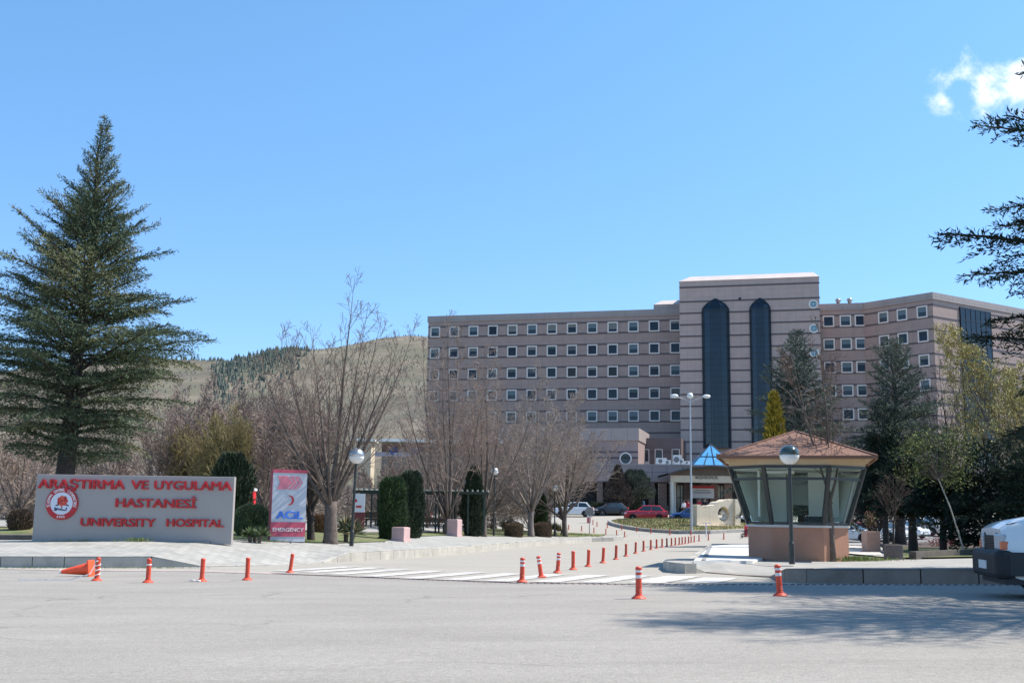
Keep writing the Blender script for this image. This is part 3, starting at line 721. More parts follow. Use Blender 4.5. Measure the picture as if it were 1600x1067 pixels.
# skylight pyramid
sa, za = onplane(1081, 726, P3 + Vector((0, 2.0, 0)), U3); sb, _ = onplane(1152, 726, P3 + Vector((0, 2, 0)), U3); sc_, zc = onplane(1117, 696.5, P3 + Vector((0, 4, 0)), U3)
BLUEG = mat('skylight_glass', (.10, .33, .60), .08, .1, 1, spec=.8)
sky_ = tag(MB().add([(sa, 2, zt + .12), (sb, 2, zt + .12), (sb, 8, zt + .12), (sa, 8, zt + .12), ((sa + sb) / 2, 5, zc + .3)], [(0, 1, 4), (1, 2, 4), (2, 3, 4), (3, 0, 4), (3, 2, 1, 0)]).build('skylight', BLUEG, None, (P3.x, P3.y, 0), A3), 'blue glass pyramid skylight on the entrance roof', 'skylight')
ap = Vector(((sa + sb) / 2, 5, zc + .3)); mb = MB()
for f in (0, .26, .5, .74, 1): mb.tube([(sa + (sb - sa) * f, 1.96, zt + .16), ap.lerp(Vector((sa + (sb - sa) * f, 1.96, zt + .16)), 0 if f in (0, .5, 1) else .42)], .06, 5)
for h in (0.0, .42): mb.tube([Vector((sa, 1.96, zt + .16)).lerp(ap, h), Vector((sb, 1.96, zt + .16)).lerp(ap, h)], .06, 5)
mb.build('mullion', MULL, sky_)
# air conditioners on the terrace
acl = [(1035, 722, 1.3, .75, 'long white air conditioner lying low on the terrace'), (1045.5, 723.5, .7, .5, 'small white air conditioner between two others on the terrace'), (1060, 722.5, 1.0, 1.15, 'big boxy white air conditioner unit with round fan grille'), (1066.8, 724, .5, .7, 'narrow white unit beside the big air conditioner'), (1076, 725, .9, .4, 'flat white unit nearest to the glass pyramid')]
for px, py, ww, hh, lab in acl:
    s_, _ = onplane(px, 726, P3, U3); p = P3 + U3 * s_ + Vector((0, 1.0, 0))
    a = thing('air_conditioner', lab, 'air conditioner', (p.x, p.y, zt + .18), A3, 'air conditioners on the entrance terrace')
    MB().box((0, 0, hh / 2 + .06), (ww, .5, hh)).build('casing', mat('ac_white', (.72, .72, .69), .5, .05, 3), a, bevel=.02)
    r_ = min(ww, hh) * .36; MB().lathe([(r_, -.252), (r_, -.275), (r_ * .8, -.275), (r_ * .3, -.26)], 20, (-ww * .12, 0, hh / 2 + .06), ax='y').build('fan_grille', mat('ac_grille', (.18, .18, .18), .6), a, fix=True)
    m = MB()
    for k in (-1, 1): m.box((k * ww * .35, 0, .03), (.08, .45, .06))
    m.build('foot', MULL, a)
# canopy in front of the door
SAND = mat('sand_render', (.55, .46, .34), .8, .08, 2); BROWNU = mat('canopy_soffit', (.10, .065, .042), .7, .1, 2)
PC = at(1044, 745, 131.0); PC.z = 0
can = thing('entrance_canopy', 'sand coloured entrance canopy with shallow arched dark roof', 'canopy', (PC.x, PC.y, 0), 0)
def cp_(px, py): s, z = onplane(px, py, PC, Vector((1, 0, 0))); return s, z
prof = [cp_(*q) for q in ((1043.5, 742), (1060, 737), (1080, 732.5), (1110, 730), (1130, 731.5), (1150, 736.5), (1178, 743))]
sl_, sr_ = prof[0][0], prof[-1][0]; zb1 = cp_(1044, 742)[1]; zb0 = cp_(1044, 753)[1]; zgc = gz(20, 131)
poly = [(s, z) for s, z in prof]
mb = MB(); n = len(poly)
vs_ = [(s, y, z + dz) for y in (-.5, 9) for s, z in poly for dz in (0, .22)]
for y0, y1 in ((-.5, 9),):
    for i in range(n - 1):
        a, b = i * 2, (i + 1) * 2; o_ = n * 2
        mb.add([vs_[a], vs_[b], vs_[b + 1], vs_[a + 1], vs_[a + o_], vs_[b + o_], vs_[b + 1 + o_], vs_[a + 1 + o_]], [(0, 1, 2, 3), (7, 6, 5, 4), (3, 2, 6, 7), (1, 0, 4, 5)])
mb.build('roof', mat('canopy_roof', (.06, .055, .05), .6), can, fix=True)
mb = MB(); mb.add([(s, 0, z - .02) for s, z in poly], [tuple(range(n))]); mb.build('gable', BROWNU, can)
mb = MB(); mb.box(((sl_ + sr_) / 2 + .1, .35, (zb0 + zb1) / 2), (sr_ - sl_ - .5, .5, zb1 - zb0 - .02)); mb.build('beam', SAND, can)
for px in (1050.5, 1058.5, 1176):
    s_, _ = cp_(px, 770); mb = MB(); mb.lathe([(.26, zgc - .2), (.26, zgc + .3), (.2, zgc + .35), (.2, zb0 - .2), (.28, zb0 - .05), (.28, zb0 + .01)], 14, (s_, .4 if px < 1055 or px > 1100 else 2.6, 0)); mb.build('column', mat('column_white', (.62, .58, .5), .7, .06, 2), can, smooth=False)
mb = MB(); t0, z0_ = cp_(1087, 748.5); t1, z1_ = cp_(1122, 742.8); add_text(mb, 'BAŞHEKİMLİK', t0, t1, z0_ + .06, z1_ - .08, .09, .04, ref='H'); mb.build('lettering', mat('sign_dark', (.05, .04, .035), .6), can)
# wall behind the canopy: brick piers, doors, windows
mb = MB(); BRK = brickmat('entrance_brick', (.22, .12, .09), (.17, .10, .08), (.30, .26, .22), 1.0, .5, .25, .02, 'XZ', 0, .5, .8, .1, 0)
for px in (1047, 1064, 1088, 1131, 1154):
    s_, _ = cp_(px, 770); mb = MB(); mb.box((s_, 6.5, (zgc - .3 + zb0) / 2), (.95, .7, zb0 - zgc + .4)); mb.build('pier', BRK, can)
for pa, pb in ((1068, 1085), (1134, 1151)):
    a_, _ = cp_(pa, 770); b_, _ = cp_(pb, 770); mb = MB(); mb.box(((a_ + b_) / 2, 6.8, (zgc + zb0) / 2 + .4), (b_ - a_, .06, zb0 - zgc - .9)); wf = mb.build('window', mat('warm_glass', (.36, .34, .23), .15, .25, 1.2, spec=.7), can)
    mb = MB()
    for f in (0, .5, 1): mb.box((a_ + (b_ - a_) * f, 6.72, (zgc + zb0) / 2), (.1, .08, zb0 - zgc))
    for f in (0.1, .55, .98): mb.box(((a_ + b_) / 2, 6.7, zgc + (zb0 - zgc) * f), (b_ - a_, .08, .1))
    mb.build('frame', MULL, wf)
a_, _ = cp_(1103, 780); b_, _ = cp_(1122, 780); mb = MB(); mb.box(((a_ + b_) / 2, 6.6, zgc + 1.25), (b_ - a_, .1, 2.5)); dd = mb.build('door', mat('door_dark', (.05, .03, .03), .2, spec=.8), can)
mb = MB()
for f in (0, .5, 1): mb.box((a_ + (b_ - a_) * f, 6.5, zgc + 1.25), (.1, .1, 2.5))
mb.build('frame', mat('door_red', (.22, .03, .03), .4), dd)
# banner over the door
a_, zt_ = cp_(1090.5, 756); b_, zb_ = cp_(1129, 777)
bn = thing('banner', 'white banner with red top stripe hanging above the hospital door', 'banner', (PC.x + (a_ + b_) / 2, PC.y + 5.4, zb_)); wv = b_ - a_; hv = zt_ - zb_
MB().box((0, 0, hv / 2), (wv, .04, hv)).build('sheet', mat('banner_white', (.7, .68, .66), .7), bn)
m = MB(); m.box((0, -.03, hv * .88), (wv, .02, hv * .22)); m.build('stripe', mat('banner_red', (.5, .03, .03), .6), bn)
m = MB(); rr = random.Random(2)
for r_, (wd, z_) in enumerate(((.62, .62), (.8, .5), (.7, .4))): m.box((0, -.035, hv * z_), (wv * wd, .012, hv * .05))
m.build('lines', mat('banner_grey', (.3, .28, .3), .7), bn)

# service building at the foot of the hill
PS = at(575, 700, 150.0); PS.z = 0
sv = thing('service_building', 'long low service building with bright white eaves and a blue sign', 'building', (PS.x, PS.y, 0))
def sp(px, py): return onplane(px, py, PS, Vector((1, 0, 0)))
x0, zt = sp(597, 690); x1, _ = sp(800, 690); zs0 = sp(600, 713)[1]
mb = MB(); mb.box(((x0 + x1) / 2, 6, zt / 2), (x1 - x0, 12, zt)); mb.build('wall', mat('service_wall', (.27, .235, .205), .8, .1, 1), sv)
mb = MB(); mb.box(((x0 + x1) / 2, 5.6, zt + .15), (x1 - x0 + .8, 13.4, .35)); mb.build('roof', mat('white_eaves', (.82, .82, .80), .4), sv)
mb = MB(); mb.box(((x0 + x1) / 2, -.1, zt - .8), (x1 - x0, .2, .9)); mb.build('fascia', mat('brown_fascia', (.16, .085, .065), .7, .1, 1), sv)
m = MB(); a_, b_ = sp(606, 0)[0], sp(663, 0)[0]; m.box(((a_ + b_) / 2, -.12, (zs0 + zt - 1.4) / 2), (b_ - a_, .16, zt - 1.4 - zs0)); sg = m.build('sign_board', mat('service_sign', (.42, .40, .46), .6, .08, 1), sv)
m = MB(); c_ = sp(616, 705)
m.tube([(c_[0] + .42 * math.cos(t), -.24, c_[1] + .42 * math.sin(t)) for t in np.linspace(1.2, 4.6, 10)], .11, 6)
m.tube([(c_[0] + .3, -.24, c_[1] + .5), (c_[0] + .35, -.24, c_[1] - .1), (c_[0] - .3, -.24, c_[1] - .1)], .1, 6)
m.build('logo', mat('service_blue', (.05, .09, .30), .6), sg); m = MB()
for px in (645, 650.5, 656): q = sp(px, 705); m.tube([(q[0] + .2 * math.cos(t), -.24, q[1] + .38 * math.sin(t)) for t in np.linspace(.4, 5.6, 9)], .09, 6)
m.build('lettering', mat('service_blue', (.05, .09, .30), .6), sg)
x0, zt = sp(566, 690); x1, _ = sp(592, 690)
hut = thing('utility_hut', 'small beige flat roofed hut left of the service building', 'building', (PS.x, PS.y - 8, 0))
mb = MB(); mb.box(((x0 + x1) / 2, 2, zt / 2 - .4), (x1 - x0, 4, zt - .8)); mb.build('wall', mat('hut_beige', (.52, .43, .31), .8, .08, 1), hut)
mb = MB(); mb.box(((x0 + x1) / 2, 2, zt - .3), (x1 - x0 + .8, 4.8, .3)); mb.build('roof', mat('white_eaves', (.8, .8, .8)), hut)
mb = MB(); mb.box(((x0 + x1) / 2, -.02, zt * .5), (.9, .06, 2.0)); mb.build('door', mat('hut_door', (.1, .1, .1), .6), hut)
# ------------------------------------------------------------------ bollards, cone
ORANGE = mat('bollard_orange', (.62, .066, .028), .5, .15, 9, .1, 30)
REFL = mat('reflective_white', (.72, .70, .68), .35, .12, 14)
ORANGED = mat('bollard_faded', (.45, .07, .038), .6, .18, 9)
def bollard(stripes, label, group, m=ORANGE):
    t = thing('bollard', label, 'bollard', (0, 0, 0), 0, group)
    MB().lathe([(.105, 0), (.105, .012), (.085, .03), (.055, .05)], 18).build('foot', m, t, smooth=False)
    prof = [(.052, .045), (.052, .07), (.045, .075), (.045, .095), (.05, .10), (.045, .105), (.045, .125), (.05, .13), (.045, .135)]
    prof += [(.044, .40), (.048, .41), (.047, .44), (.034, .455), (.01, .458)]
    MB().lathe(prof, 18).build('post', m, t)
    for i in range(stripes):
        z = .29 + .085 * i
        MB().lathe([(.0455, z), (.0462, z + .003), (.0462, z + .042), (.0455, z + .045)], 18).build('reflective_band', REFL, t)
    return t
BP2 = bollard(2, 'x', 'x'); BP0 = bollard(0, 'x', 'x'); BPF = bollard(0, 'x', 'x', ORANGED)
used = set()
def place_b(proto, px, py, label, group, s=1.0, tilt=(0, 0), z=None):
    p = G(px, py)
    o = proto if proto not in used else copy_tree(proto)
    used.add(proto); o.location = (p.x, p.y, p.z + .012); o.scale = (s,) * 3; o.rotation_euler = (tilt[0], tilt[1], 0)
    o['label'] = label; o['group'] = group; o['category'] = 'bollard'; return o
g = 'orange flexible bollards along the roadside edge'
place_b(BP2, 998, 936.5, 'striped orange bollard standing alone in front of the drain line', g, 1.0)
place_b(BP2, 1219, 932, 'striped orange bollard at the end of the right kerb', g, 1.02, (0, R(-4)))
left_b = [(151, 908, .98, 'orange bollard wrapped with tape beside the fallen cone', (0, R(1))), (231, 911, .98, 'orange bollard with a thin white ring before the grey kerb', (0, 0)),
          (315, 909, .96, 'orange bollard with white scrap at its foot where the kerb slopes down', (0, R(1))), (386, 907, .96, 'plain orange bollard between the dropped kerb and the crossing stripes', (0, 0)),
          (453, 895, .95, 'leaning orange bollard at the start of the crossing stripes', (0, R(6)))]
for px, py, s, lab, tl in left_b: place_b(BP0, px, py, lab, g, s, tl)
g = 'row of orange bollards dividing the entrance road'
row = [(815.5, 910, 2, 1.0, (0, R(1))), (846, 903, 2, .97, (0, R(-9))), (871, 895.5, 2, 1, (0, R(4))), (895.5, 890.5, 0, 1, (0, 0)), (919, 885.5, 0, .98, (0, R(2))), (942, 880, 0, 1, (0, R(3))), (962.3, 874.5, 0, 1.02, (0, R(2))), (978, 869.5, 0, 1, (0, R(1))), (993, 865, 0, 1.02, (0, R(2))), (1005.6, 861.5, 0, 1.04, (0, 0)),
       (1017, 859, 0, 1.05, (0, 0)), (1026, 857, 0, 1.05, (0, 0)), (1034.5, 855.5, 0, 1.05, (0, R(1))), (1042, 854, 0, 1.05, (0, 0)), (1049.3, 853, 0, 1.05, (0, 0)), (1055.3, 852, 0, 1.05, (0, 0)), (1061.4, 851.2, 0, 1.05, (0, 0)), (1066, 850.4, 0, 1.05, (0, 0)), (1070.8, 849.6, 0, 1.05, (0, 0)), (1076, 848.6, 0, 1.05, (0, 0)), (1080, 847.6, 0, 1.05, (0, 0)), (1084.8, 846.6, 0, 1.05, (0, 0)), (1092.3, 845.5, 0, 1.05, (0, 0)), (1107, 843.8, 0, 1.05, (0, 0)), (1131, 842.5, 0, 1.05, (0, 0))]
ordn = 'first second third fourth fifth sixth seventh eighth ninth tenth eleventh twelfth thirteenth fourteenth fifteenth sixteenth seventeenth eighteenth nineteenth twentieth twenty-first twenty-second twenty-third twenty-fourth twenty-fifth'.split()
for i, (px, py, st, s, tl) in enumerate(row):
    if i == 0: lab = 'white banded orange bollard nearest the crossing in the dividing row'
    elif i == 1: lab = 'orange bollard leaning over to the left, second in the dividing row'
    elif i == 2: lab = 'upright white banded orange bollard just behind the leaning one'
    elif i == 24: lab = 'small orange bollard at the far end of the row beside the booth'
    else: lab = 'plain orange bollard, %s from the crossing in the dividing row' % ordn[i]
    place_b(BP2 if st else (BP0 if i < 6 else BPF), px, py, lab, g, s, tl)
g = 'faded red bollards around the roundabout'
ra = [(888.5, 827.5, 'leftmost faded bollard beyond the grass tip of the garden'), (908.8, 829.5, 'faded bollard second from the left beyond the garden tip'), (926.5, 819.5, 'faded bollard just right of the red and white box'), (932.8, 822.5, 'faded bollard between the red and white box and the roundabout'),
      (928, 832.3, 'faded bollard right of the road sign pole'), (946.7, 834.4, 'faded bollard in front of the left end of the roundabout'), (963.5, 836.8, 'faded bollard between the roundabout tip and the kerb end'), (976, 839, 'faded bollard beside the rounded end of the kerb'),
      (949, 824.5, 'faded bollard at the pointed tip of the roundabout kerb'), (971.5, 827.8, 'faded bollard against the roundabout kerb below the red car nose'), (995, 830.7, 'faded bollard against the roundabout kerb below the red car door'), (1017, 833.2, 'faded bollard against the roundabout kerb below the red car tail'),
      (1046.7, 835.6, 'faded bollard against the roundabout kerb left of the tall lamp'), (1079.5, 835.9, 'faded bollard in front of the tall street lamp pole')]
for px, py, lab in ra: place_b(BPF, px, py, lab, g, 1.0)
# tape and scraps around the left bollards
p = G(151, 908); TAPE = mat('barrier_tape', (.75, .73, .71), .5, .2, 12)
m = MB(); m.tube([(p.x + .052 * math.cos(t), p.y + .052 * math.sin(t), p.z + .06 + t * .014) for t in np.linspace(0, 24, 60)], .011, 4)
m.tube([(p.x - .03, p.y - .05, p.z + .33), (p.x - .1, p.y - .1, p.z + .15), (p.x - .5, p.y + .0, p.z + .03), (p.x - 1.5, p.y - .05, p.z + .02)], .012, 4)
tag(m.build('barrier_tape', TAPE), 'white barrier tape wound round the bollard by the cone', 'tape')
p = G(315, 909); rr = random.Random(3); m = MB()
for k in range(7): m.box((p.x - .08 + rr.uniform(-.1, .08), p.y - .1 + rr.uniform(-.04, .04), p.z + .025 + rr.uniform(0, .02)), (rr.uniform(.04, .1), rr.uniform(.04, .07), .012), rr.uniform(0, 3))
tag(m.build('plastic_scrap', TAPE), 'crumpled white plastic scrap at the foot of a bollard', 'litter')
p = G(231, 911); m = MB(); m.lathe([(.0465, .33), (.049, .335), (.049, .35), (.0465, .355)], 14, (p.x, p.y, p.z)); tag(m.build('tape_ring', TAPE), 'thin white tape ring on a bollard before the kerb', 'tape')
# fallen cone
pc = G(128, 901); CONEM = mat('cone_orange', (.95, .10, .03), .45, .08, 6)
cn = thing('traffic_cone', 'orange traffic cone lying on its side by the kerb', 'traffic cone', (pc.x - .12, pc.y, pc.z + .012))
cone = MB(); bq = Matrix.Rotation(R(-78), 4, 'Y')
vs_ = MB().lathe([(.165, .0), (.165, .03), (.135, .05), (.04, .62), (.03, .63)], 24)
ax = Matrix.Translation((.30, 0, .165)) @ Matrix.Rotation(R(-97), 4, 'Y')
vs_.v = [tuple(ax @ Vector(v)) for v in vs_.v]; vs_.build('cone_body', CONEM, cn, smooth=False)
b_ = MB().box((0, 0, .0), (.36, .36, .035)); b_.v = [tuple(ax @ Vector(v)) for v in b_.v]; b_.build('base', CONEM, cn, bevel=.01)
t_ = MB().lathe([(.031, .6), (.036, .62), (.034, .66), (.02, .67)], 16); t_.v = [tuple(ax @ Vector(v)) for v in t_.v]; t_.build('tip', REFL, cn)
# ------------------------------------------------------------------ hospital name sign
SY = H(200, 844).y + .05
bl = at(50, 843, SY); br = at(361.5, 843, SY); tl = at(58, 740, SY); tr = at(364.5, 745.5, SY)
xm, wS = (bl.x + br.x) / 2, br.x - bl.x; z0, z1 = min(bl.z, br.z) - .06, (tl.z + tr.z) / 2
SIGNM = mat('sign_grey', (.335, .305, .285), .45, .05, .7)
sg = thing('hospital_sign', 'wide grey hospital sign wall with red raised letters and round emblem', 'sign', (xm, SY, z0))
MB().box((0, .11, (z1 - z0) / 2), (wS, .22, z1 - z0)).build('panel', SIGNM, sg, bevel=.012)
RED = mat('letter_red', (.50, .010, .014), .4, .06, 4)
def sx(px, py): p = at(px, py, SY); return p.x - xm, p.z - z0
def sign_text(s, pa, pb, offs, ref='H'):
    (xa, za), (xb, zb) = sx(*pa), sx(*pb)
    m = MB(); add_text(m, s, xa, xb, min(za, zb), max(za, zb), -.002, .06, offset=offs, ref=ref); m.build('lettering', RED, sg)
def line(s, xl, xr, yt, yb, offs=.021):
    xa, _ = sx(xl, (yt + yb) / 2); xb, _ = sx(xr, (yt + yb) / 2); _, zt_ = sx((xl + xr) / 2, yt); _, zb_ = sx((xl + xr) / 2, yb)
    m = MB(); add_text(m, s, xa, xb, zb_, zt_, -.002, .06, offset=offs, ref='H'); m.build('lettering', RED, sg)
line('ARAŞTIRMA', 60, 196, 749, 763.5); line('VE', 205, 233, 750.3, 764.3); line('UYGULAMA', 241.5, 362.5, 751.5, 765.5)
line('HASTANESİ', 181, 307.5, 779, 793); line('UNIVERSITY', 126.5, 243.5, 809.3, 822.3); line('HOSPITAL', 260.5, 350.5, 810.5, 823)
# emblem
ex, ez = sx(97.5, 786.3); r0 = (sx(122.6, 786)[0] - sx(72.4, 786)[0]) / 2
em = MB().lathe([(r0, 0), (r0, -.05), (r0 * .97, -.06)], 56, (ex, 0, ez), ax='y').build('emblem', mat('emblem_red', (.45, .012, .02), .4), sg, fix=True)
MB().lathe([(r0 * .69, -.06), (r0 * .69, -.068)], 56, (ex, 0, ez), ax='y').build('emblem_field', mat('emblem_white', (.62, .66, .72), .4), em, fix=True)
m = MB()
def arc_text(s, a0, a1, rad, h, inward=False):
    n = len(s)
    for i, ch in enumerate(s):
        if ch == ' ': continue
        a = a0 + (a1 - a0) * i / (n - 1); rot = (a - math.pi / 2) if not inward else (a + math.pi / 2)
        ca, sa = math.cos(rot), math.sin(rot); cx_, cz_ = ex + rad * math.cos(a), ez + rad * math.sin(a); wc = h * (.72 if ch not in 'İI1' else .28)
        vs0, _ = text_pts(ch, .5); 
        add_text(m, ch, -wc / 2, wc / 2, -h / 2, h / 2, -.06, .012, offset=.01, ref='H', xf=lambda p: (cx_ + p[0] * ca - p[2] * sa, p[1], cz_ + p[0] * sa + p[2] * ca))
arc_text('SÜLEYMAN  DEMİREL  ÜNİVERSİTESİ', R(192), R(-14), r0 * .835, r0 * .17)
arc_text('1992', R(256), R(284), r0 * .835, r0 * .15, True)
em_l = m.build('emblem_lettering', mat('emblem_letter', (.8, .78, .76), .4), em)
m = MB(); rs = random.Random(4); yy = -.069
def disc(cx_, cz_, rx, rz2, rot, y, mi, n=16):
    P = [(cx_ + rx * math.cos(t) * math.cos(rot) - rz2 * math.sin(t) * math.sin(rot), y, cz_ + rx * math.cos(t) * math.sin(rot) + rz2 * math.sin(t) * math.cos(rot)) for t in np.linspace(0, 2 * math.pi, n, endpoint=False)]
    m.add(P, [tuple(range(n))], mi)
q = r0 * .30; rx0, rz0 = ex + r0 * .05, ez + r0 * .16
for k in range(7):
    a = k * 2 * math.pi / 7; disc(rx0 + math.cos(a) * q * .55, rz0 + math.sin(a) * q * .5, q * .62, q * .5, a, yy - .001 * k, k % 3)
for k in range(5):
    a = k * 2 * math.pi / 5 + .4; disc(rx0 + math.cos(a) * q * .25, rz0 + math.sin(a) * q * .28, q * .42, q * .3, a + .5, yy - .01 - .001 * k, (k + 1) % 3)
disc(rx0, rz0, q * .25, q * .2, .4, yy - .018, 1)
for sgn in (-1, 1): disc(rx0 + sgn * q * .95, rz0 - q * .85, q * .5, q * .16, sgn * -.35, yy - .002, 3)
disc(rx0 - q * .1, rz0 - q * 1.15, q * .12, q * .4, .2, yy - .004, 0)
m.build('emblem_rose', [mat('rose_a', (.60, .05, .03), .5), mat('rose_b', (.38, .02, .02), .5), mat('rose_c', (.68, .10, .05), .5), mat('rose_leaf', (.10, .04, .07), .5)], em)
m = MB(); k = r0 * .36
pts = [(-1.1, .1), (-.95, .28), (-.8, .12), (-.95, -.1), (-1.15, -.14), (-.8, -.2), (-.55, .2), (-.45, -.12), (-.3, .08), (-.2, -.15), (-.05, .1), (.05, -.15), (.2, .08), (.3, -.15), (.5, -.16), (.9, -.17), (1.0, .28)]
m.tube([(ex - r0 * .02 + x * k, yy - .004, ez - r0 * .36 + z * k) for x, z in pts], r0 * .035, 5); m.build('emblem_signature', mat('signature_navy', (.012, .02, .10), .5), em)
m = MB(); m.box((xm + wS * .32, SY + .1, z0 - .02), (.9, .4, .2)); tag(m.build('footing_block', CONC), 'small concrete footing under the right end of the grey sign', 'footing')
# ------------------------------------------------------------------ emergency totem
tp = H(449, 846.5); TY = tp.y; wT = 1.42; hT = at(449, 733.5, TY).z - tp.z; yaw = R(24)
wT = (at(476.5, 790, TY).x - at(426, 790, TY).x) / math.cos(yaw) * .985
tt = thing('emergency_totem', 'white emergency totem sign with pink bands, arrows and crescent', 'sign', (tp.x, tp.y, tp.z), yaw)
PINK = mat('totem_pink', (.52, .085, .135), .4, .05, 2); TW = mat('totem_white', (.50, .53, .585), .35, .03, 1)
MB().box((0, .16, hT / 2), (wT, .32, hT)).build('body', TW, tt, bevel=.01)
def tf(u, v): return (u - .5) * wT, hT * (1 - v)
def tbox(u0, u1, v0, v1, name, m_, dep=.012, parent=tt):
    x0, z0_ = tf(u0, v1); x1, z1_ = tf(u1, v0); return MB().box(((x0 + x1) / 2, -dep / 2, (z0_ + z1_) / 2), (x1 - x0, dep, z1_ - z0_)).build(name, m_, parent)
tbox(0, 1, .0, .047, 'band', PINK); tbox(0, 1, .727, .925, 'band', PINK)
MB().box((-wT / 2 - .004, .16, hT / 2), (.02, .33, hT)).build('side_panel', mat('totem_side', (.33, .05, .07), .5, .08, 2), tt)
m = MB(); PINKA = mat('totem_arrow', (.66, .20, .26), .45)
def prism_xz(mb, P, y0, y1, mi=0):
    n = len(P); mb.add([(x, y0, z) for x, z in P] + [(x, y1, z) for x, z in P], [tuple(range(n)), tuple(range(2 * n - 1, n - 1, -1))] + [((i + 1) % n, i, i + n, (i + 1) % n + n) for i in range(n)], mi)
vt, vb, vm = .09, .275, .183
prism_xz(m, [tf(*q) for q in ((.14, vt), (.44, vt), (.57, vm), (.41, vb), (.14, vb), (.21, vm))], -.012, 0)
for k, u in enumerate((.47, .60, .70)):
    w_ = (.09, .065, .04)[k]; prism_xz(m, [tf(*q) for q in ((u + .02, vt), (u + .02 + w_, vt), (u + .13 + w_, vm), (u + w_ - .02, vb), (u - .02, vb), (u + .13, vm))], -.012, 0)
m.build('arrow', PINKA, tt, fix=True)
m = MB(); c = tf(.50, .425); ro = .068 * hT
A = [(c[0] + ro * math.cos(t), c[1] + ro * math.sin(t)) for t in np.linspace(R(118), R(-118), 22)]
c2 = (c[0] - ro * .32, c[1]); ri = math.hypot(A[0][0] - c2[0], A[0][1] - c2[1]); t0 = math.atan2(A[0][1] - c2[1], A[0][0] - c2[0])
Bp = [(c2[0] + ri * math.cos(t), c2[1] + ri * math.sin(t)) for t in np.linspace(-t0, t0, 18)]
for i in range(21):
    j0 = i / 21 * 17; j1 = (i + 1) / 21 * 17
    def bi(j): j = 17 - j; k = min(16, int(j)); f = j - k; return (Bp[k][0] * (1 - f) + Bp[k + 1][0] * f, Bp[k][1] * (1 - f) + Bp[k + 1][1] * f)
    P = [A[i], bi(j0), bi(j1), A[i + 1]]; m.add([(x, -.013, z) for x, z in P], [(3, 2, 1, 0)])
m.build('crescent', mat('crescent_red', (.60, .02, .03), .4), tt, fix=True)
m = MB(); a = tf(.14, .685); b = tf(.91, .575); add_text(m, 'ACiL', a[0], b[0], a[1], b[1], 0, .03, offset=.03, ref='H'); m.build('lettering', mat('totem_blue', (.055, .20, .72), .4), tt)
m = MB(); a = tf(.06, .855); b = tf(.95, .805); add_text(m, 'EMERGENCY', a[0], b[0], a[1], b[1], -.012, .012, offset=.012, ref='H'); m.build('lettering', mat('totem_letter_white', (.75, .74, .73), .4), tt)
# ------------------------------------------------------------------ park lamps
POLE = mat('lamp_pole', (.028, .032, .03), .4, .25, 6); DOME = mat('lamp_dome', (.55, .55, .54), .3, .1, 8, metal=.9); GLOBE = mat('lamp_globe', (.74, .74, .72), .25, .03, 3); DOMEG = mat('lamp_dome_green', (.05, .075, .07), .15, .1, 8, metal=.3, coat=.6)
def park_lamp(px, pyt, pyb, fn, label, rg, dome=DOME, lean=0):
    p = fn(px, pyb); t = thing('park_lamp', label, 'lamp', (p.x, p.y, p.z - .02), 0, 'globe lamps beside the road')
    h = at(px, pyt, p.y).z - p.z; zc = h - rg; t.rotation_euler = (0, lean, 0)
    MB().lathe([(.075, 0), (.075, .5), (.05, .55), (.045, zc - rg * .9), (.075, zc - rg * .92), (.09, zc - rg * .78)], 12).build('pole', POLE, t)
    MB().box((.0, -.06, .28), (.07, .03, .16)).build('service_hatch', POLE, t)
    a = np.linspace(-math.pi / 2 + .25, 0.0, 9); MB().lathe([(rg * math.cos(x), zc + rg * math.sin(x)) for x in a], 28).build('globe', GLOBE, t, smooth=True)
    a = np.linspace(0.0, math.pi / 2 - .02, 9); MB().lathe([(rg * 1.02 * math.cos(x), zc + rg * 1.02 * math.sin(x)) for x in a], 28).build('dome', dome, t, smooth=True)
    return t
park_lamp(549, 699, 852.5, H, 'globe park lamp behind the emergency totem beside the big bare tree', .275, lean=R(1.2))
park_lamp(771.5, 730, 837, H, 'globe park lamp between the two rear planter bushes and bare trees', .235)
park_lamp(866.5, 757, 837.5, H, 'small far globe lamp at the tip of the garden beside the kerb', .235)
park_lamp(1237.5, 694, 880.5, RH, 'globe lamp with dark green dome in front of the glass booth', .245, DOMEG)
# tall street lamp on the roundabout
p = hit(1080.5, 829, rih); sl_h = at(1079, 622, p.y).z - p.z
ts = thing('street_lamp', 'tall grey street lamp with three lamp heads on the roundabout', 'street lamp', (p.x, p.y, p.z - .1)); GALV = mat('galvanised', (.42, .43, .44), .45, .1, 3, metal=.5)
MB().lathe([(.22, 0), (.22, .1), (.11, .12), (.09, 3), (.05, sl_h)], 12).build('pole', GALV, ts)
MB().lathe([(.2, sl_h + .1), (.28, sl_h + .28), (.22, sl_h + .5), (.05, sl_h + .56)], 14).build('lamp_head', GLOBE, ts, smooth=True)
for s_ in (-1, 1):
    m = MB().tube([(0, 0, sl_h - .25), (s_ * .5, -.05, sl_h), (s_ * 1.1, -.1, sl_h + .18)], .035, 8); m.build('arm', GALV, ts)
    m = MB().lathe([(.03, -.35), (.14, -.2), (.17, .05), (.13, .28), (.03, .36)], 12, (s_ * 1.4, -.12, sl_h + .26), ax='x'); m.build('lamp_head', mat('lamp_head_white', (.72, .73, .72), .35), ts, smooth=True)
MB().tube([(0, 0, sl_h - .1), (0, 0, sl_h + .15)], .05, 8).build('collar', GALV, ts)
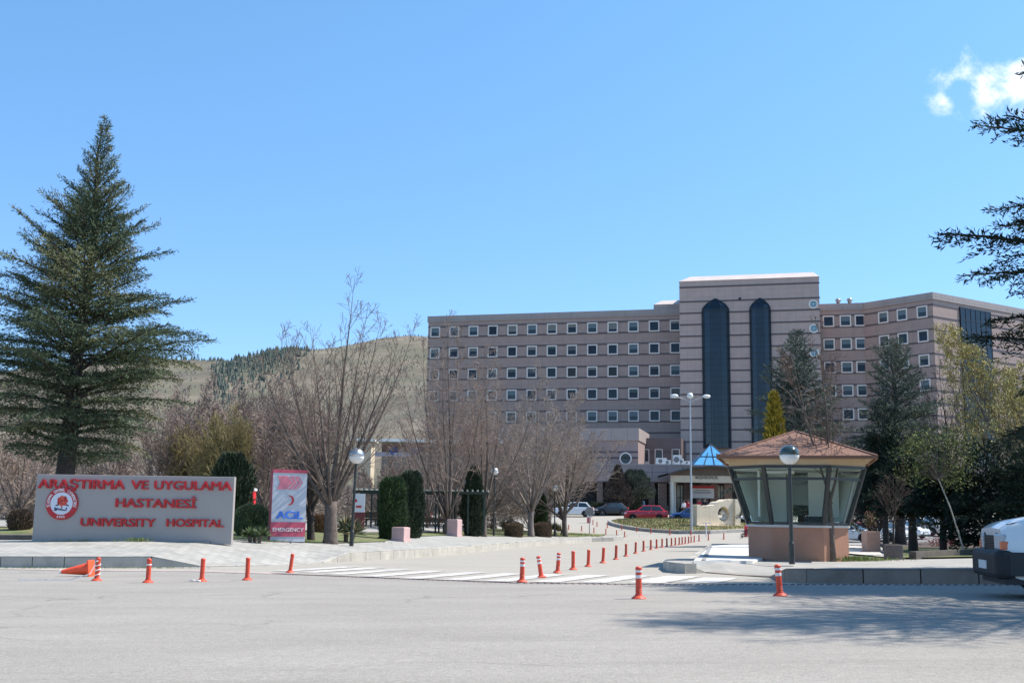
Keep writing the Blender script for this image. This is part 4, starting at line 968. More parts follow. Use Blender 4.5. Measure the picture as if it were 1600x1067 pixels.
# ------------------------------------------------------------------ planters
ROSE = mat('planter_pink', (.52, .35, .335), .85, .1, 2.5, .4, 25); TERR = mat('planter_terracotta', (.50, .295, .215), .85, .1, 2.5, .4, 25)
def planter(px, pyb, pyt, wpx, fn, label, m_, name='planter_block', rz=R(-22), flare=1.0, hollow=False):
    p = fn(px, pyb); h = at(px, pyt, p.y).z - p.z; w_ = wpx / 1750 * p.y / (abs(math.cos(rz)) + abs(math.sin(rz)))
    t = thing(name, label, 'planter', (p.x, p.y + w_ / 2, p.z - .03), rz, 'square planter blocks beside the road')
    MB().box((0, 0, h / 2), (w_, w_, h), taper=flare).build('block', m_, t, bevel=.025)
    MB().box((0, 0, .05), (w_ + .06, w_ + .06, .1)).build('plinth', m_, t, bevel=.01)
    MB().box((0, 0, h + .004), (w_ - .12, w_ - .12, .02)).build('soil' if hollow else 'top_slab', mat('planter_soil', (.06, .045, .035), .95) if hollow else m_, t, bevel=.006)
    return t, p, h
planter(625, 845.5, 822.5, 28, H, 'pink block planter in front of the left pair of dark cypresses', ROSE)
planter(709.5, 837.5, 810.5, 23, H, 'taller pink block planter between bare trunks and cypress', ROSE)
PT = planter(1365, 864, 828.5, 23.5, RH, 'terracotta pink planter with a small red leaved shrub, right of booth', TERR, rz=R(4), hollow=True)
PGY = planter(1400.5, 873.5, 849, 28, RH, 'dark grey concrete planter right of the terracotta planter', mat('planter_grey', (.135, .12, .115), .9, .2, 3, .4, 25), rz=R(-8), hollow=True)
# ------------------------------------------------------------------ booth
bp = RH(1247, 876.5); k = bp.y / 1750
BY = bp.y + 155 / 2 * bp.y / 1750; bz = rz_(bp.x, BY)
bx = at(1247, 850, BY).x; CA = .967
k = (BY - 40 * bp.y / 1750) / 1750 * CA
bt = thing('security_booth', 'octagonal security booth with flared glass walls and brown hipped roof', 'booth', (bx, BY, bz - .05), -math.atan2(bx, BY))
def octo(w_, f, y0=0): # half width, half front
    return [(-f, -w_), (f, -w_), (w_, -f), (w_, f), (f, w_), (-f, w_), (-w_, f), (-w_, -f)]
kf = (bp.y) / 1750 * CA
hw0, f0 = 155 / 2 * k, 80 / 2 * kf
hw1, f1 = 210 / 2 * k, 102 / 2 * kf
zs = at(1247, 822, BY - hw0).z - bz + .05; zg = at(1247, 728, BY - hw1).z - bz + .05; zbt = at(1247, 712.5, BY - hw1).z - bz + .05; za = at(1247, 673.5, BY).z - bz + .05
TER = mat('booth_render', (.42, .215, .14), .85, .1, 1.5, .35, 30); BEI = mat('booth_band', (.52, .40, .255), .85, .06, 2); DKF = mat('booth_frame', (.03, .034, .033), .4)
o0 = octo(hw0, f0)
MB().prism(o0, -.2, zs - .03).build('base_wall', TER, bt, fix=True)
MB().prism(octo(hw0 + .05, f0 + .02), zs - .03, zs + .03).build('sill', mat('booth_sill', (.55, .52, .47), .7, .05, 2), bt, fix=True)
o1 = octo(hw1, f1)
GLB = glassmat('booth_glass', (.95, .985, .975), .05)
for i in range(8):
    a, b, c, d = o0[i], o0[(i + 1) % 8], o1[(i + 1) % 8], o1[i]
    A_, B_, C_, D_ = Vector((*a, zs + .05)), Vector((*b, zs + .05)), Vector((*c, zg)), Vector((*d, zg))
    n = (B_ - A_).cross(D_ - A_).normalized() * .012
    m = MB(); m.add([A_, B_, C_, D_, A_ - n, B_ - n, C_ - n, D_ - n], [(0, 1, 2, 3), (7, 6, 5, 4), (0, 3, 7, 4), (1, 5, 6, 2)]); m.build('glass_panel', GLB, bt)
    m = MB(); m.bar(A_, D_, .10, .10); m.build('post', DKF, bt)
    m = MB(); f = .79; m.bar(A_.lerp(D_, f), B_.lerp(C_, f), .07, .07); m.bar(A_.lerp(D_, .02), B_.lerp(C_, .02), .06, .07); m.bar(A_.lerp(D_, .995), B_.lerp(C_, .995), .08, .08); m.build('transom', DKF, bt)
    if i in (1,): 
        m = MB(); m.bar(A_.lerp(B_, .78).lerp(D_.lerp(C_, .78), .02), A_.lerp(B_, .78).lerp(D_.lerp(C_, .78), .79), .05, .05); m.build('casement', mat('booth_frame_light', (.22, .25, .24), .4), bt)
MB().prism(octo(hw1 + .02, f1 + .01), zg + .03, zbt).build('band', BEI, bt, fix=True)
he = 250 / 2 * (BY - 2.0) / 1750 * CA
SHG = brickmat('roof_shingles', (.235, .13, .095), (.195, .108, .08), (.115, .07, .055), 1.0, .34, .16, .012, 'XY', 0, .5, .85, .18, .5)
m = MB(); m.add([(-he, -he, zbt), (he, -he, zbt), (he, he, zbt), (-he, he, zbt), (0, 0, za)], [(0, 1, 4), (1, 2, 4), (2, 3, 4), (3, 0, 4)]); rf = m.build('roof', SHG, bt)
m = MB()
for i in range(4):
    c4 = [(-he, -he), (he, -he), (he, he), (-he, he)]; a, b = c4[i], c4[(i + 1) % 4]
    m.bar((*a, zbt - .035), (*b, zbt - .035), .04, .09)
m.build('eave', mat('eave_brown', (.20, .10, .06), .7), rf)
m = MB()
for i in range(4):
    m.bar((*[(-he, -he), (he, -he), (he, he), (-he, he)][i], zbt + .01), (0, 0, za + .01), .07, .03)
m.build('ridge', mat('ridge_brown', (.24, .12, .085), .8, .15, 6), rf)
m = MB(); m.add([(-he, -he, zbt - .02), (he, -he, zbt - .02), (he, he, zbt - .02), (-he, he, zbt - .02)], [(3, 2, 1, 0)]); m.build('soffit', BEI, rf)
INT = mat('booth_interior', (.76, .75, .68), .8, .04, 2)
m = MB(); m.box((-.55, .95, (zs + zg) / 2), (.5, .06, zg - zs)); m.box((.75, .85, (zs + zg) / 2 + .1), (.85, .06, zg - zs - .3)); m.box((-1.05, .3, (zs + zg) / 2 + .1), (.06, 1.1, 1.3)); m.build('partition', INT, bt)
BLI = mat('added_pale_blind', (.58, .61, .56), .9, .05, 2)  # pale blinds added behind the rear glass so the interior looks lighter
for i in (3, 4, 5, 2):
    a, b, c, d = [Vector((*q, z)) for q, z in ((o0[i], zs + .08), (o0[(i + 1) % 8], zs + .08), (o1[(i + 1) % 8], zg - .05), (o1[i], zg - .05))]
    cc = (a + b + c + d) / 4; kk = lambda v: cc + (v - cc) * .93 + Vector((-cc.x, -cc.y, 0)) * .05
    lo = .0 if i != 4 else .35
    A2, B2 = a.lerp(d, lo), b.lerp(c, lo); P = [kk(A2), kk(B2), kk(c), kk(d)]; m = MB(); m.add(P + [v + Vector((-cc.x, -cc.y, 0)) * .012 for v in P], [(0, 1, 2, 3), (7, 6, 5, 4), (0, 4, 5, 1), (1, 5, 6, 2), (2, 6, 7, 3), (3, 7, 4, 0)]); m.build('blind', BLI, bt)
m = MB()
for dx in (-.32, .32): m.box((dx + .05, 1.0, 1.2), (.1, .08, 2.2))
m.box((.05, 1.0, 2.28), (.74, .08, .1)); m.build('door_frame', mat('booth_frame_light', (.2, .2, .2)), bt)
m = MB(); m.box((.2, -.1, .82), (1.5, .6, .05)); m.box((-.5, -.1, .4), (.05, .55, .8)); m.box((.9, -.1, .4), (.05, .55, .8)); m.build('desk', mat('desk_wood', (.25, .16, .10), .6), bt)
m = MB(); m.box((.45, -.1, 1.12), (.5, .05, .32)); m.box((.45, -.08, .9), (.08, .1, .14)); m.build('monitor', DKF, bt)
m = MB(); m.prism(octo(hw0 - .05, f0), .02, .06); m.build('floor', CONC, bt, fix=True)
m = MB(); m.prism(octo(hw1 - .05, f1), zg - .02, zg + .02); m.build('ceiling', INT, bt, fix=True)
m = MB(); m.box((-.5, -.2, zg - .1), (.9, .15, .08)); m.build('ceiling_lamp', GLOBE, bt)
# barrier post
p = G(1167.5, 838.5); hb = at(1167.5, 820, p.y).z - p.z
bb = thing('barrier', 'red barrier post with short arm stub beside the booth', 'barrier', (p.x, p.y, p.z)); BR = mat('barrier_red', (.62, .03, .05), .45, .08, 5)
MB().box((-.1, 0, hb * .45), (.22, .22, hb * .9)).build('post', BR, bb, bevel=.02)
MB().box((.28, 0, hb * .88), (.95, .12, hb * .22)).build('arm', BR, bb, bevel=.02)
# sculpture
p = hit(1130, 822, rih); SCY = p.y
STONE = mat('sculpture_stone', (.68, .57, .42), .9, .1, 1.6, .3, 14)
o_ = at(1089, 822, SCY); sc = thing('stone_sculpture', 'beige stone gateway sculpture with round crescent hole on the roundabout', 'sculpture', (o_.x, SCY, p.z - .1), R(24)); sc.scale = (1.08, 1, 1)
def q_(zx, zy): v = at(1020 + zx * .15, 690 + zy * .15, SCY); return (v.x - o_.x, v.z - (p.z - .1))
def slab(out, hole, y0, y1, name):
    bm = bmesh.new(); loops = [out] + ([hole] if hole else []); es = []
    for lp in loops:
        vv = [bm.verts.new((x, y0, z)) for x, z in lp]
        for i in range(len(vv)): es.append(bm.edges.new((vv[i], vv[(i + 1) % len(vv)])))
    bmesh.ops.triangle_fill(bm, use_beauty=True, use_dissolve=False, edges=es)
    r_ = bmesh.ops.extrude_face_region(bm, geom=bm.faces[:]); bmesh.ops.translate(bm, verts=[v for v in r_['geom'] if isinstance(v, bmesh.types.BMVert)], vec=(0, y1 - y0, 0))
    bmesh.ops.recalc_face_normals(bm, faces=bm.faces); me = bpy.data.meshes.new(name); bm.to_mesh(me); bm.free(); me.materials.append(STONE)
    o = bpy.data.objects.new(name, me); COL.objects.link(o); o.parent = sc; return o
bot = 885
slab([q_(460, bot), q_(460, 655), q_(500, 653), q_(515, 668), q_(530, 700), q_(548, 718), q_(566, 690), q_(580, 668), q_(606, 662), q_(606, bot)], None, 0, 1.1, 'left_slab')
hc = q_(768, 752); hr = .58
hole = [(hc[0] + hr * math.cos(t), hc[1] + hr * math.sin(t) * 1.15) for t in np.linspace(0, 2 * math.pi, 26, endpoint=False)]
slab([q_(608, bot), q_(608, 664), q_(640, 662), q_(668, 655), q_(690, 628), q_(720, 620), q_(748, 622), q_(778, 606), q_(800, 597), q_(832, 602), q_(868, 594), q_(886, 594), q_(886, bot)], hole, 0, 1.1, 'right_slab')
slab([q_(886.5, bot), q_(886.5, 592), q_(930, 594), q_(946, 640), q_(948, bot)], None, -.25, 1.4, 'end_pier')
m = MB(); m.tube([(hc[0] + .16 + .36 * math.cos(t), .5, hc[1] - .1 + .36 * math.sin(t)) for t in np.linspace(-2.0, .9, 12)], [.03 + .16 * math.sin(math.pi * i / 11) for i in range(12)], 8); m.build('crescent', mat('sculpture_pale', (.66, .62, .54), .85, .05, 3), sc, smooth=True)
m = MB(); m.lathe([(.05, -.1), (.24, 0), (.27, .12), (.2, .26), (.04, .33)], 14, (hc[0] + .18, .5, hc[1] + .02)); m.build('inner_stone', mat('sculpture_pale', (.66, .62, .54)), sc, smooth=True)
b0 = q_(455, 890); b1 = q_(952, 890); MB().box(((b0[0] + b1[0]) / 2, .55, .05), (b1[0] - b0[0] + .3, 2.2, .3)).build('plinth', STONE, sc, bevel=.03)
# road signs seen from the back
p = H(921, 836); h = at(921, 791, p.y).z - p.z
rs_ = thing('road_sign', 'grey back of a road sign on a thin pole by the garden tip', 'road sign', (p.x, p.y, p.z - .03)); MB().tube([(0, 0, 0), (0, 0, h)], .035, 8).build('pole', GALV, rs_)
MB().lathe([(.36, -.012), (.36, .012)], 8, (0, -.05, h - .35), ax='y').build('plate', mat('sign_back', (.22, .22, .225), .5, .1, 4, metal=.3), rs_, fix=True)
p = G(920, 817); hb = at(920, 799, p.y).z - p.z
rb = thing('barrier_cabinet', 'red and white barrier cabinet on the road behind the garden', 'cabinet', (p.x, p.y, p.z)); MB().box((0, 0, hb / 2), (.36, .3, hb)).build('body', mat('cabinet_red', (.55, .10, .10), .5, .08, 4), rb, bevel=.02)
MB().box((0, -.155, hb * .62), (.36, .02, hb * .25)).build('band', REFL, rb); MB().box((0, 0, hb + .04), (.4, .34, .08)).build('cap', REFL, rb, bevel=.01)
p = G(1103.5, 839); h = at(1103.5, 817, p.y).z - p.z
ws = thing('small_post_sign', 'thin white T shaped post in front of the roundabout', 'post', (p.x, p.y, p.z)); MB().tube([(0, 0, 0), (0, 0, h)], .05, 8).build('post', REFL, ws); MB().box((0, 0, h), (.9, .06, .06)).build('crossbar', REFL, ws)
# ------------------------------------------------------------------ pergola, benches, boards in the garden
LY = lambda px, Y: Vector((at(px, 800, Y).x, Y, lz(at(px, 800, Y).x, Y)))
p = LY(655, 66); PGX = p.x; PGYY = p.y; zgp = p.z
pg = thing('pergola', 'long dark green pergola with flat slatted roof in the garden', 'pergola', (PGX, PGYY, zgp - .05)); GRN = mat('pergola_green', (.022, .04, .032), .6, .2, 4); SLAT = mat('pergola_slat', (.26, .275, .24), .8, .12, 3)
x0 = at(556, 770, PGYY).x - PGX; x1 = at(757, 770, PGYY).x - PGX; hp = at(655, 769, PGYY).z - zgp; n = 9
for j, y in enumerate((0, 3.2)):
    for i in range(n): MB().box((x0 + (x1 - x0) * i / (n - 1), y, hp / 2), (.1, .1, hp)).build('post', GRN, pg)
    MB().box(((x0 + x1) / 2, y, hp + .06), (x1 - x0 + .4, .12, .14)).build('beam', GRN, pg)
m = MB(); i = x0 - .1
while i < x1 + .2: m.box((i, 1.6, hp + .19), (.07, 4.0, .11)); i += .3
m.build('roof_slats', SLAT, pg)
m = MB(); m.box(((x0 + x1) / 2, 3.2, .75), (x1 - x0, .05, .06)); m.box(((x0 + x1) / 2, 3.2, .4), (x1 - x0, .05, .06)); m.build('railing', GRN, pg)
BW = mat('bench_wood', (.17, .10, .06), .7, .2, 5)
def bench(px, py, label, rz=0):
    p = LY(px, py); t = thing('park_bench', label, 'bench', (p.x, p.y, p.z + .04), rz, 'wooden benches under the pergola'); m = MB()
    for y in (-.18, -.03, .12): m.box((0, y, .45), (1.6, .12, .04))
    m.build('seat', BW, t); m = MB()
    for z in (.62, .78): m.box((0, .24, z), (1.6, .035, .12))
    m.build('backrest', BW, t)
    for s_ in (-1, 1): MB().box((s_ * .65, .03, .22), (.06, .4, .43)).build('leg', GRN, t)
bench(590, 66.5, 'wooden bench left of the pair of dark cypresses under the pergola', 0); bench(676, 66.8, 'wooden bench right of the pair of dark cypresses under the pergola'); bench(570, 67.5, 'wooden bench at the left end of the pergola next to the white board')
p = LY(561, 63.5); h0, h1 = at(561, 800, p.y).z - p.z, at(561, 771, p.y).z - p.z
bd = thing('notice_board', 'white notice board with red marks and a dark red foot in the garden', 'notice board', (p.x, p.y, p.z)); MB().box((0, 0, (h0 + h1) / 2), (.62, .1, h1 - h0)).build('panel', mat('board_white', (.7, .72, .72), .5), bd)
m = MB(); m.lathe([(.09, 0), (.09, -.02)], 16, (-.2, -.05, h0 + (h1 - h0) * .62), ax='y'); m.box((-.02, -.06, h0 + (h1 - h0) * .3), (.3, .02, .12)); m.build('mark', mat('board_red', (.5, .03, .03), .5), bd, fix=True)
MB().box((0, 0, h0 / 2), (.62, .12, h0)).build('foot', mat('board_foot', (.16, .03, .03), .6), bd)
p = at(386, 800, 50); p.z = lz(p.x, p.y); h0, h1 = at(386, 800, p.y).z - p.z, at(386, 767, p.y).z - p.z
kb = thing('red_kiosk', 'red cabinet with white top showing between sign and totem', 'kiosk', (p.x, p.y, p.z)); MB().box((0, 0, h1 / 2), (.62, .5, h1)).build('body', mat('kiosk_red', (.60, .02, .025), .45, .06, 2), kb, bevel=.02); MB().box((.02, 0, h1 + .06), (.66, .55, .12)).build('cap', REFL, kb, bevel=.02)
MB().box((-.55, .02, h1 * .55), (.07, .07, h1 * 1.1)).build('pole', REFL, kb)
MB().box((0, -.26, h1 * .7), (.42, .02, h1 * .3)).build('front_panel', mat('kiosk_panel', (.35, .02, .02), .3), kb)
# long low wall far left
p = H(20, 803); q = H(250, 806)
a = Vector((p.x - 16, p.y + 2, 0)); b = Vector((q.x, q.y + 2, 0))
m = MB(); d = (b - a).normalized(); nn = Vector((-d.y, d.x, 0)) * .4
m.prism([tuple(v[:2]) for v in (a, b, b + nn, a + nn)], lambda x, y: lz(x, y) - .2, lambda x, y: lz(x, y) + 1.0); tag(m.build('boundary_wall', mat('white_wall', (.6, .6, .56), .85, .1, .8), fix=True), 'pale low boundary wall along the garden behind the sign', 'wall')
# garden edging left of the sign
a = H(-60, 842.3); b = H(50, 843); m = MB(); m.prism([(a.x, a.y), (b.x, b.y), (b.x, b.y + .25), (a.x, a.y + .25)], lambda x, y: lz(x, y) - .1, lambda x, y: lz(x, y) + .14); tag(m.build('edging_wall', mat('dark_stone', (.1, .1, .1)), fix=True), 'dark brown stone edging of the lawn left of the sign', 'wall')
# ------------------------------------------------------------------ trees and shrubs
BARK = mat('bark_grey_brown', (.125, .098, .082), .95, .3, 6, .5, 30); BARKP = mat('bark_pale', (.20, .165, .145), .95, .25, 6, .4, 30); BARKD = mat('bark_dark', (.05, .04, .035), .95, .3, 6, .5, 30)
TWIG = mat('twig_brown', (.27, .205, .17), .95, .2, 3); TWIGR = mat('twig_reddish', (.30, .245, .21), .95, .2, 3); TWIGD = mat('twig_dark', (.085, .062, .052), .95, .2, 3)
UPV = Vector((0, 0, 1))
def dirv(az, tilt): return Vector((math.sin(tilt) * math.cos(az), math.sin(tilt) * math.sin(az), math.cos(tilt)))
def bare_tree(seed, Ht, th, tr, spread=42, limbs=8, n2=13, n3=7, n4=4, twig=1.0, up=.06, low=False, tipr=.007, jit=.028, a2=(20, 42), l2=.46, lr=1.0):
    """leafless tree: trunk and limbs in one mesh, branches and twigs in another; returns both and the twig tips"""
    rng = random.Random(seed); T = MB(); Cn = MB(); tips = []
    def path(p, d, L, n, upb, jit):
        P = [p.copy()]; d = d.normalized()
        for i in range(n):
            d = (d + UPV * upb + Vector((rng.gauss(0, jit), rng.gauss(0, jit), rng.gauss(0, jit)))).normalized(); p = p + d * (L / n); P.append(p.copy())
        return P
    def along(P, t):
        x = t * (len(P) - 1); i = min(int(x), len(P) - 2); f = x - i; return P[i].lerp(P[i + 1], f), (P[i + 1] - P[i]).normalized()
    def side(d, ang):
        o = d.orthogonal().normalized(); o.rotate(Matrix.Rotation(rng.uniform(0, 6.283), 3, d)); return (d * math.cos(ang) + o * math.sin(ang)).normalized()
    tp = path(Vector((0, 0, -.15)), Vector((rng.gauss(0, .03), rng.gauss(0, .03), 1)), th + .15, 5, .05, .03)
    T.tube(tp, [tr * 1.35, tr * 1.05, tr * .98, tr * .93, tr * .9, tr * .88], 10)
    for i in range(limbs):
        az = i * 2.4 + rng.uniform(-.4, .4); lead = i == 0
        tilt = R(4) if lead else R(spread) * (rng.uniform(.3, 1.0))
        L = (Ht - th) * (1.0 if lead else rng.uniform(.78, .98) * (1 - .12 * tilt))
        p0, _ = along(tp, 1.0 if lead else rng.uniform(.72, 1.0)); r0 = tr * (.62 if lead else rng.uniform(.34, .55)) * lr
        P = path(p0, dirv(az, tilt * 1.15), L, 11, up, jit); n = len(P)
        rad = [max(tipr, r0 * (1 - k / (n - 1)) ** 1.15) for k in range(n)]
        T.tube(P, rad, 7)
        for j in range(n2):
            t = .12 + .86 * (j + rng.random()) / n2; q, d = along(P, t); r2 = max(tipr, rad[min(n - 1, int(t * (n - 1)))] * .5)
            L2 = L * (1 - t) * l2 + .35 + rng.uniform(0, .25); P2 = path(q, side(d, R(rng.uniform(*a2))), L2, 5, up * 1.5, .045)
            Cn.tube(P2, [r2, r2 * .75, r2 * .55, max(tipr, r2 * .4), max(tipr, r2 * .3), tipr * .8], 4, 0, False)
            for k in range(n3):
                t3 = .15 + .83 * (k + rng.random()) / n3; q3, d3 = along(P2, t3); L3 = (L2 * (1 - t3) * .42 + .2) * rng.uniform(.7, 1.2)
                P3 = path(q3, side(d3, R(rng.uniform(25, 60))), L3, 3, up, .1); r3 = max(tipr, r2 * .35)
                Cn.tube(P3, [r3, r3 * .7, max(tipr * .8, r3 * .5), tipr * .6], 3, 0, False)
                for m_ in range(n4):
                    q4, d4 = along(P3, rng.uniform(.2, 1)); P4 = path(q4, side(d4, R(rng.uniform(20, 55))), L3 * rng.uniform(.3, .7) * twig, 2, .05, .1)
                    Cn.tube(P4, [tipr * .9, tipr * .7, tipr * .45], 3, 0, False); tips.append(P4[-1])
                tips.append(P3[-1])
    return T, Cn, tips
def put_bare(name, T, Cn, p, label, group, tm=BARK, cm=TWIG, rz=0, s=1.0, sxy=1.0, cat='tree'):
    t = thing(name, label, cat, (p.x, p.y, p.z), rz, group); t.scale = (s * sxy, s * sxy, s)
    T.build('trunk', tm, t, smooth=True); Cn.build('crown', cm, t); return t
def rep(proto, p, label, rz=0, s=1.0, sxy=1.0):
    o = copy_tree(proto); o.location = p; o.rotation_euler = (0, 0, rz); o.scale = (s * sxy, s * sxy, s); o['label'] = label; return o
# big bare tree between the totem and the lamp
GB = 'leafless trees along the garden'
p = H(516, 848.8); hh = at(530, 428, p.y).z - p.z
T, Cn, _ = bare_tree(11, hh, 1.45, .235, 46, 12, 15, 6, 2, tipr=.0075, jit=.016, up=.06, a2=(18, 44), l2=.36, lr=.72)
put_bare('bare_tree', T, Cn, p, 'big leafless vase shaped tree right behind the emergency totem', GB, BARK, mat('twig_umber', (.17, .125, .10), .95, .2, 3))
p = H(486, 844); T, Cn, _ = bare_tree(5, 3.6, 1.0, .14, 34, 7, 10, 6, 3, tipr=.008, up=.03)
put_bare('bare_tree', T, Cn, p, 'short dark leafless tree squeezed between the totem and the big bare tree', GB, BARKD, TWIGD)
p = H(697, 835); hh = at(700, 488, p.y).z - p.z
T, Cn, _ = bare_tree(23, hh, .9, .20, 30, 7, 15, 8, 4, tipr=.011)
TB = put_bare('bare_tree', T, Cn, p, 'tall leafless tree of several stems behind the taller pink block', GB)
p = H(756, 838); hh = at(750, 535, p.y).z - p.z
T, Cn, _ = bare_tree(31, hh, 1.6, .17, 40, 8, 14, 8, 4, tipr=.011); put_bare('bare_tree', T, Cn, p, 'leafless tree beside the middle globe lamp with a forked trunk', GB)
p = H(830, 838); hh = at(830, 568, p.y).z - p.z
T, Cn, _ = bare_tree(47, hh, 1.8, .22, 46, 11, 16, 8, 4, tipr=.0125, up=.045)
TC = put_bare('bare_tree', T, Cn, p, 'broad leafless tree with pale forked trunk between two clipped brown bushes', GB, BARKP, TWIGR)
p = H(883.5, 838); hh = at(885, 612, p.y).z - p.z
T, Cn, _ = bare_tree(53, hh, 1.7, .20, 52, 11, 16, 8, 4, tipr=.0135, up=.03)
TD = put_bare('bare_tree', T, Cn, p, 'rightmost leafless tree of the garden with a rounded crown', GB, BARK, TWIGR)
rep(TB, H(742, 829), 'leafless tree standing in front of the tall dark cypress by the pergola', 1.9, .8, 1.1)
rep(TC, H(772, 826), 'leafless tree further back behind the middle globe lamp', 2.2, .95, 1.0)
rep(TD, H(858, 829), 'leafless tree behind the far globe lamp with twigs against the hospital', 1.0, .95, 1.15)
rep(TC, H(800, 824), 'leafless tree in the second row behind the left clipped bush', .7, .9, 1.1)
rep(TB, H(668, 826), 'thin leafless tree between the cypress pair and the pink block', 4.0, .75, .9)
# thicket behind the signs
GT = 'leafless trees and shrubs in the thicket behind the signs'
T, Cn, _ = bare_tree(61, 7.2, .5, .13, 38, 9, 13, 7, 4, tipr=.014, up=.05); p = H(412, 812)
p = Vector((at(412, 800, 58).x, 58, lz(at(412, 800, 58).x, 58)))
K1 = put_bare('bare_tree', T, Cn, p, 'leafless tree with upright grey trunk left of the totem', GT, BARK, TWIG, .5)
T, Cn, _ = bare_tree(67, 5.0, .2, .08, 60, 13, 12, 7, 4, tipr=.015, up=.05)
p = H(330, 813); K2 = put_bare('bare_shrub', T, Cn, p, 'leafless brown shrub in the tangled thicket behind the garden', 'tangled leafless shrubs behind the garden', BARK, TWIGR, 0, 1, 1.2, 'shrub')
T, Cn, _ = bare_tree(71, 9.0, 1.2, .13, 30, 9, 14, 7, 3, tipr=.016, up=.07)
p = H(262, 810); K3 = put_bare('bare_tree', T, Cn, p, 'slender pale leafless tree behind the sign at the edge of the cedar', GT, BARKP, TWIG, 0)
LY = lambda px, Y: Vector((at(px, 800, Y).x, Y, lz(at(px, 800, Y).x, Y)))
rep(K3, LY(285, 66), 'slender leafless tree behind the word UYGULAMA on the sign', 2, .95, 1.1)
rep(K1, LY(448, 64), 'leafless tree rising behind the emergency totem', 2.6, 1.15, 1.1)
rep(K1, LY(372, 66), 'leafless tree above the red kiosk behind the sign', 4.1, 1.1, 1.1)
rep(K1, LY(28, 64), 'leafless tree at the left edge of the picture behind the low wall', 1.4, .95, 1.2)
rep(K1, LY(165, 70), 'leafless tree behind the middle of the grey sign', 3.3, .9, 1.2)
rep(K1, LY(602, 84), 'leafless tree behind the cypress pair in front of the service building', 5.0, .8, 1.2)
for i, (px, lab) in enumerate(((248, 'slender leafless tree just right of the cedar trunk'), (312, 'slender leafless tree between the word UYGULAMA and the hill'), (356, 'slender leafless tree over the right end of the grey sign'), (432, 'slender leafless tree standing above the left edge of the totem'), (470, 'slender leafless tree left of the big vase shaped tree'))):
    rep(K3, LY(px, 60 + 4 * (i % 3)), lab, i * 1.3, .8 + .1 * (i % 3), 1.25)
rs2 = random.Random(8)
for px in range(-40, 840, 38):
    y = rs2.uniform(84, 104); q = at(px + rs2.uniform(-10, 10), 800, y); z = lz(q.x, q.y)
    rep(K2, Vector((q.x, q.y, z)), 'leafless brown shrub in the tangled thicket behind the garden', rs2.uniform(0, 6), rs2.uniform(.75, 1.15), rs2.uniform(1.1, 1.5))
for px in range(-30, 470, 62):
    y = rs2.uniform(66, 76); q = at(px + rs2.uniform(-12, 12), 800, y); z = lz(q.x, q.y)
    rep(K2, Vector((q.x, q.y, z)), 'leafless brown shrub in the tangled thicket behind the garden', rs2.uniform(0, 6), rs2.uniform(.6, .9), rs2.uniform(1.1, 1.5))
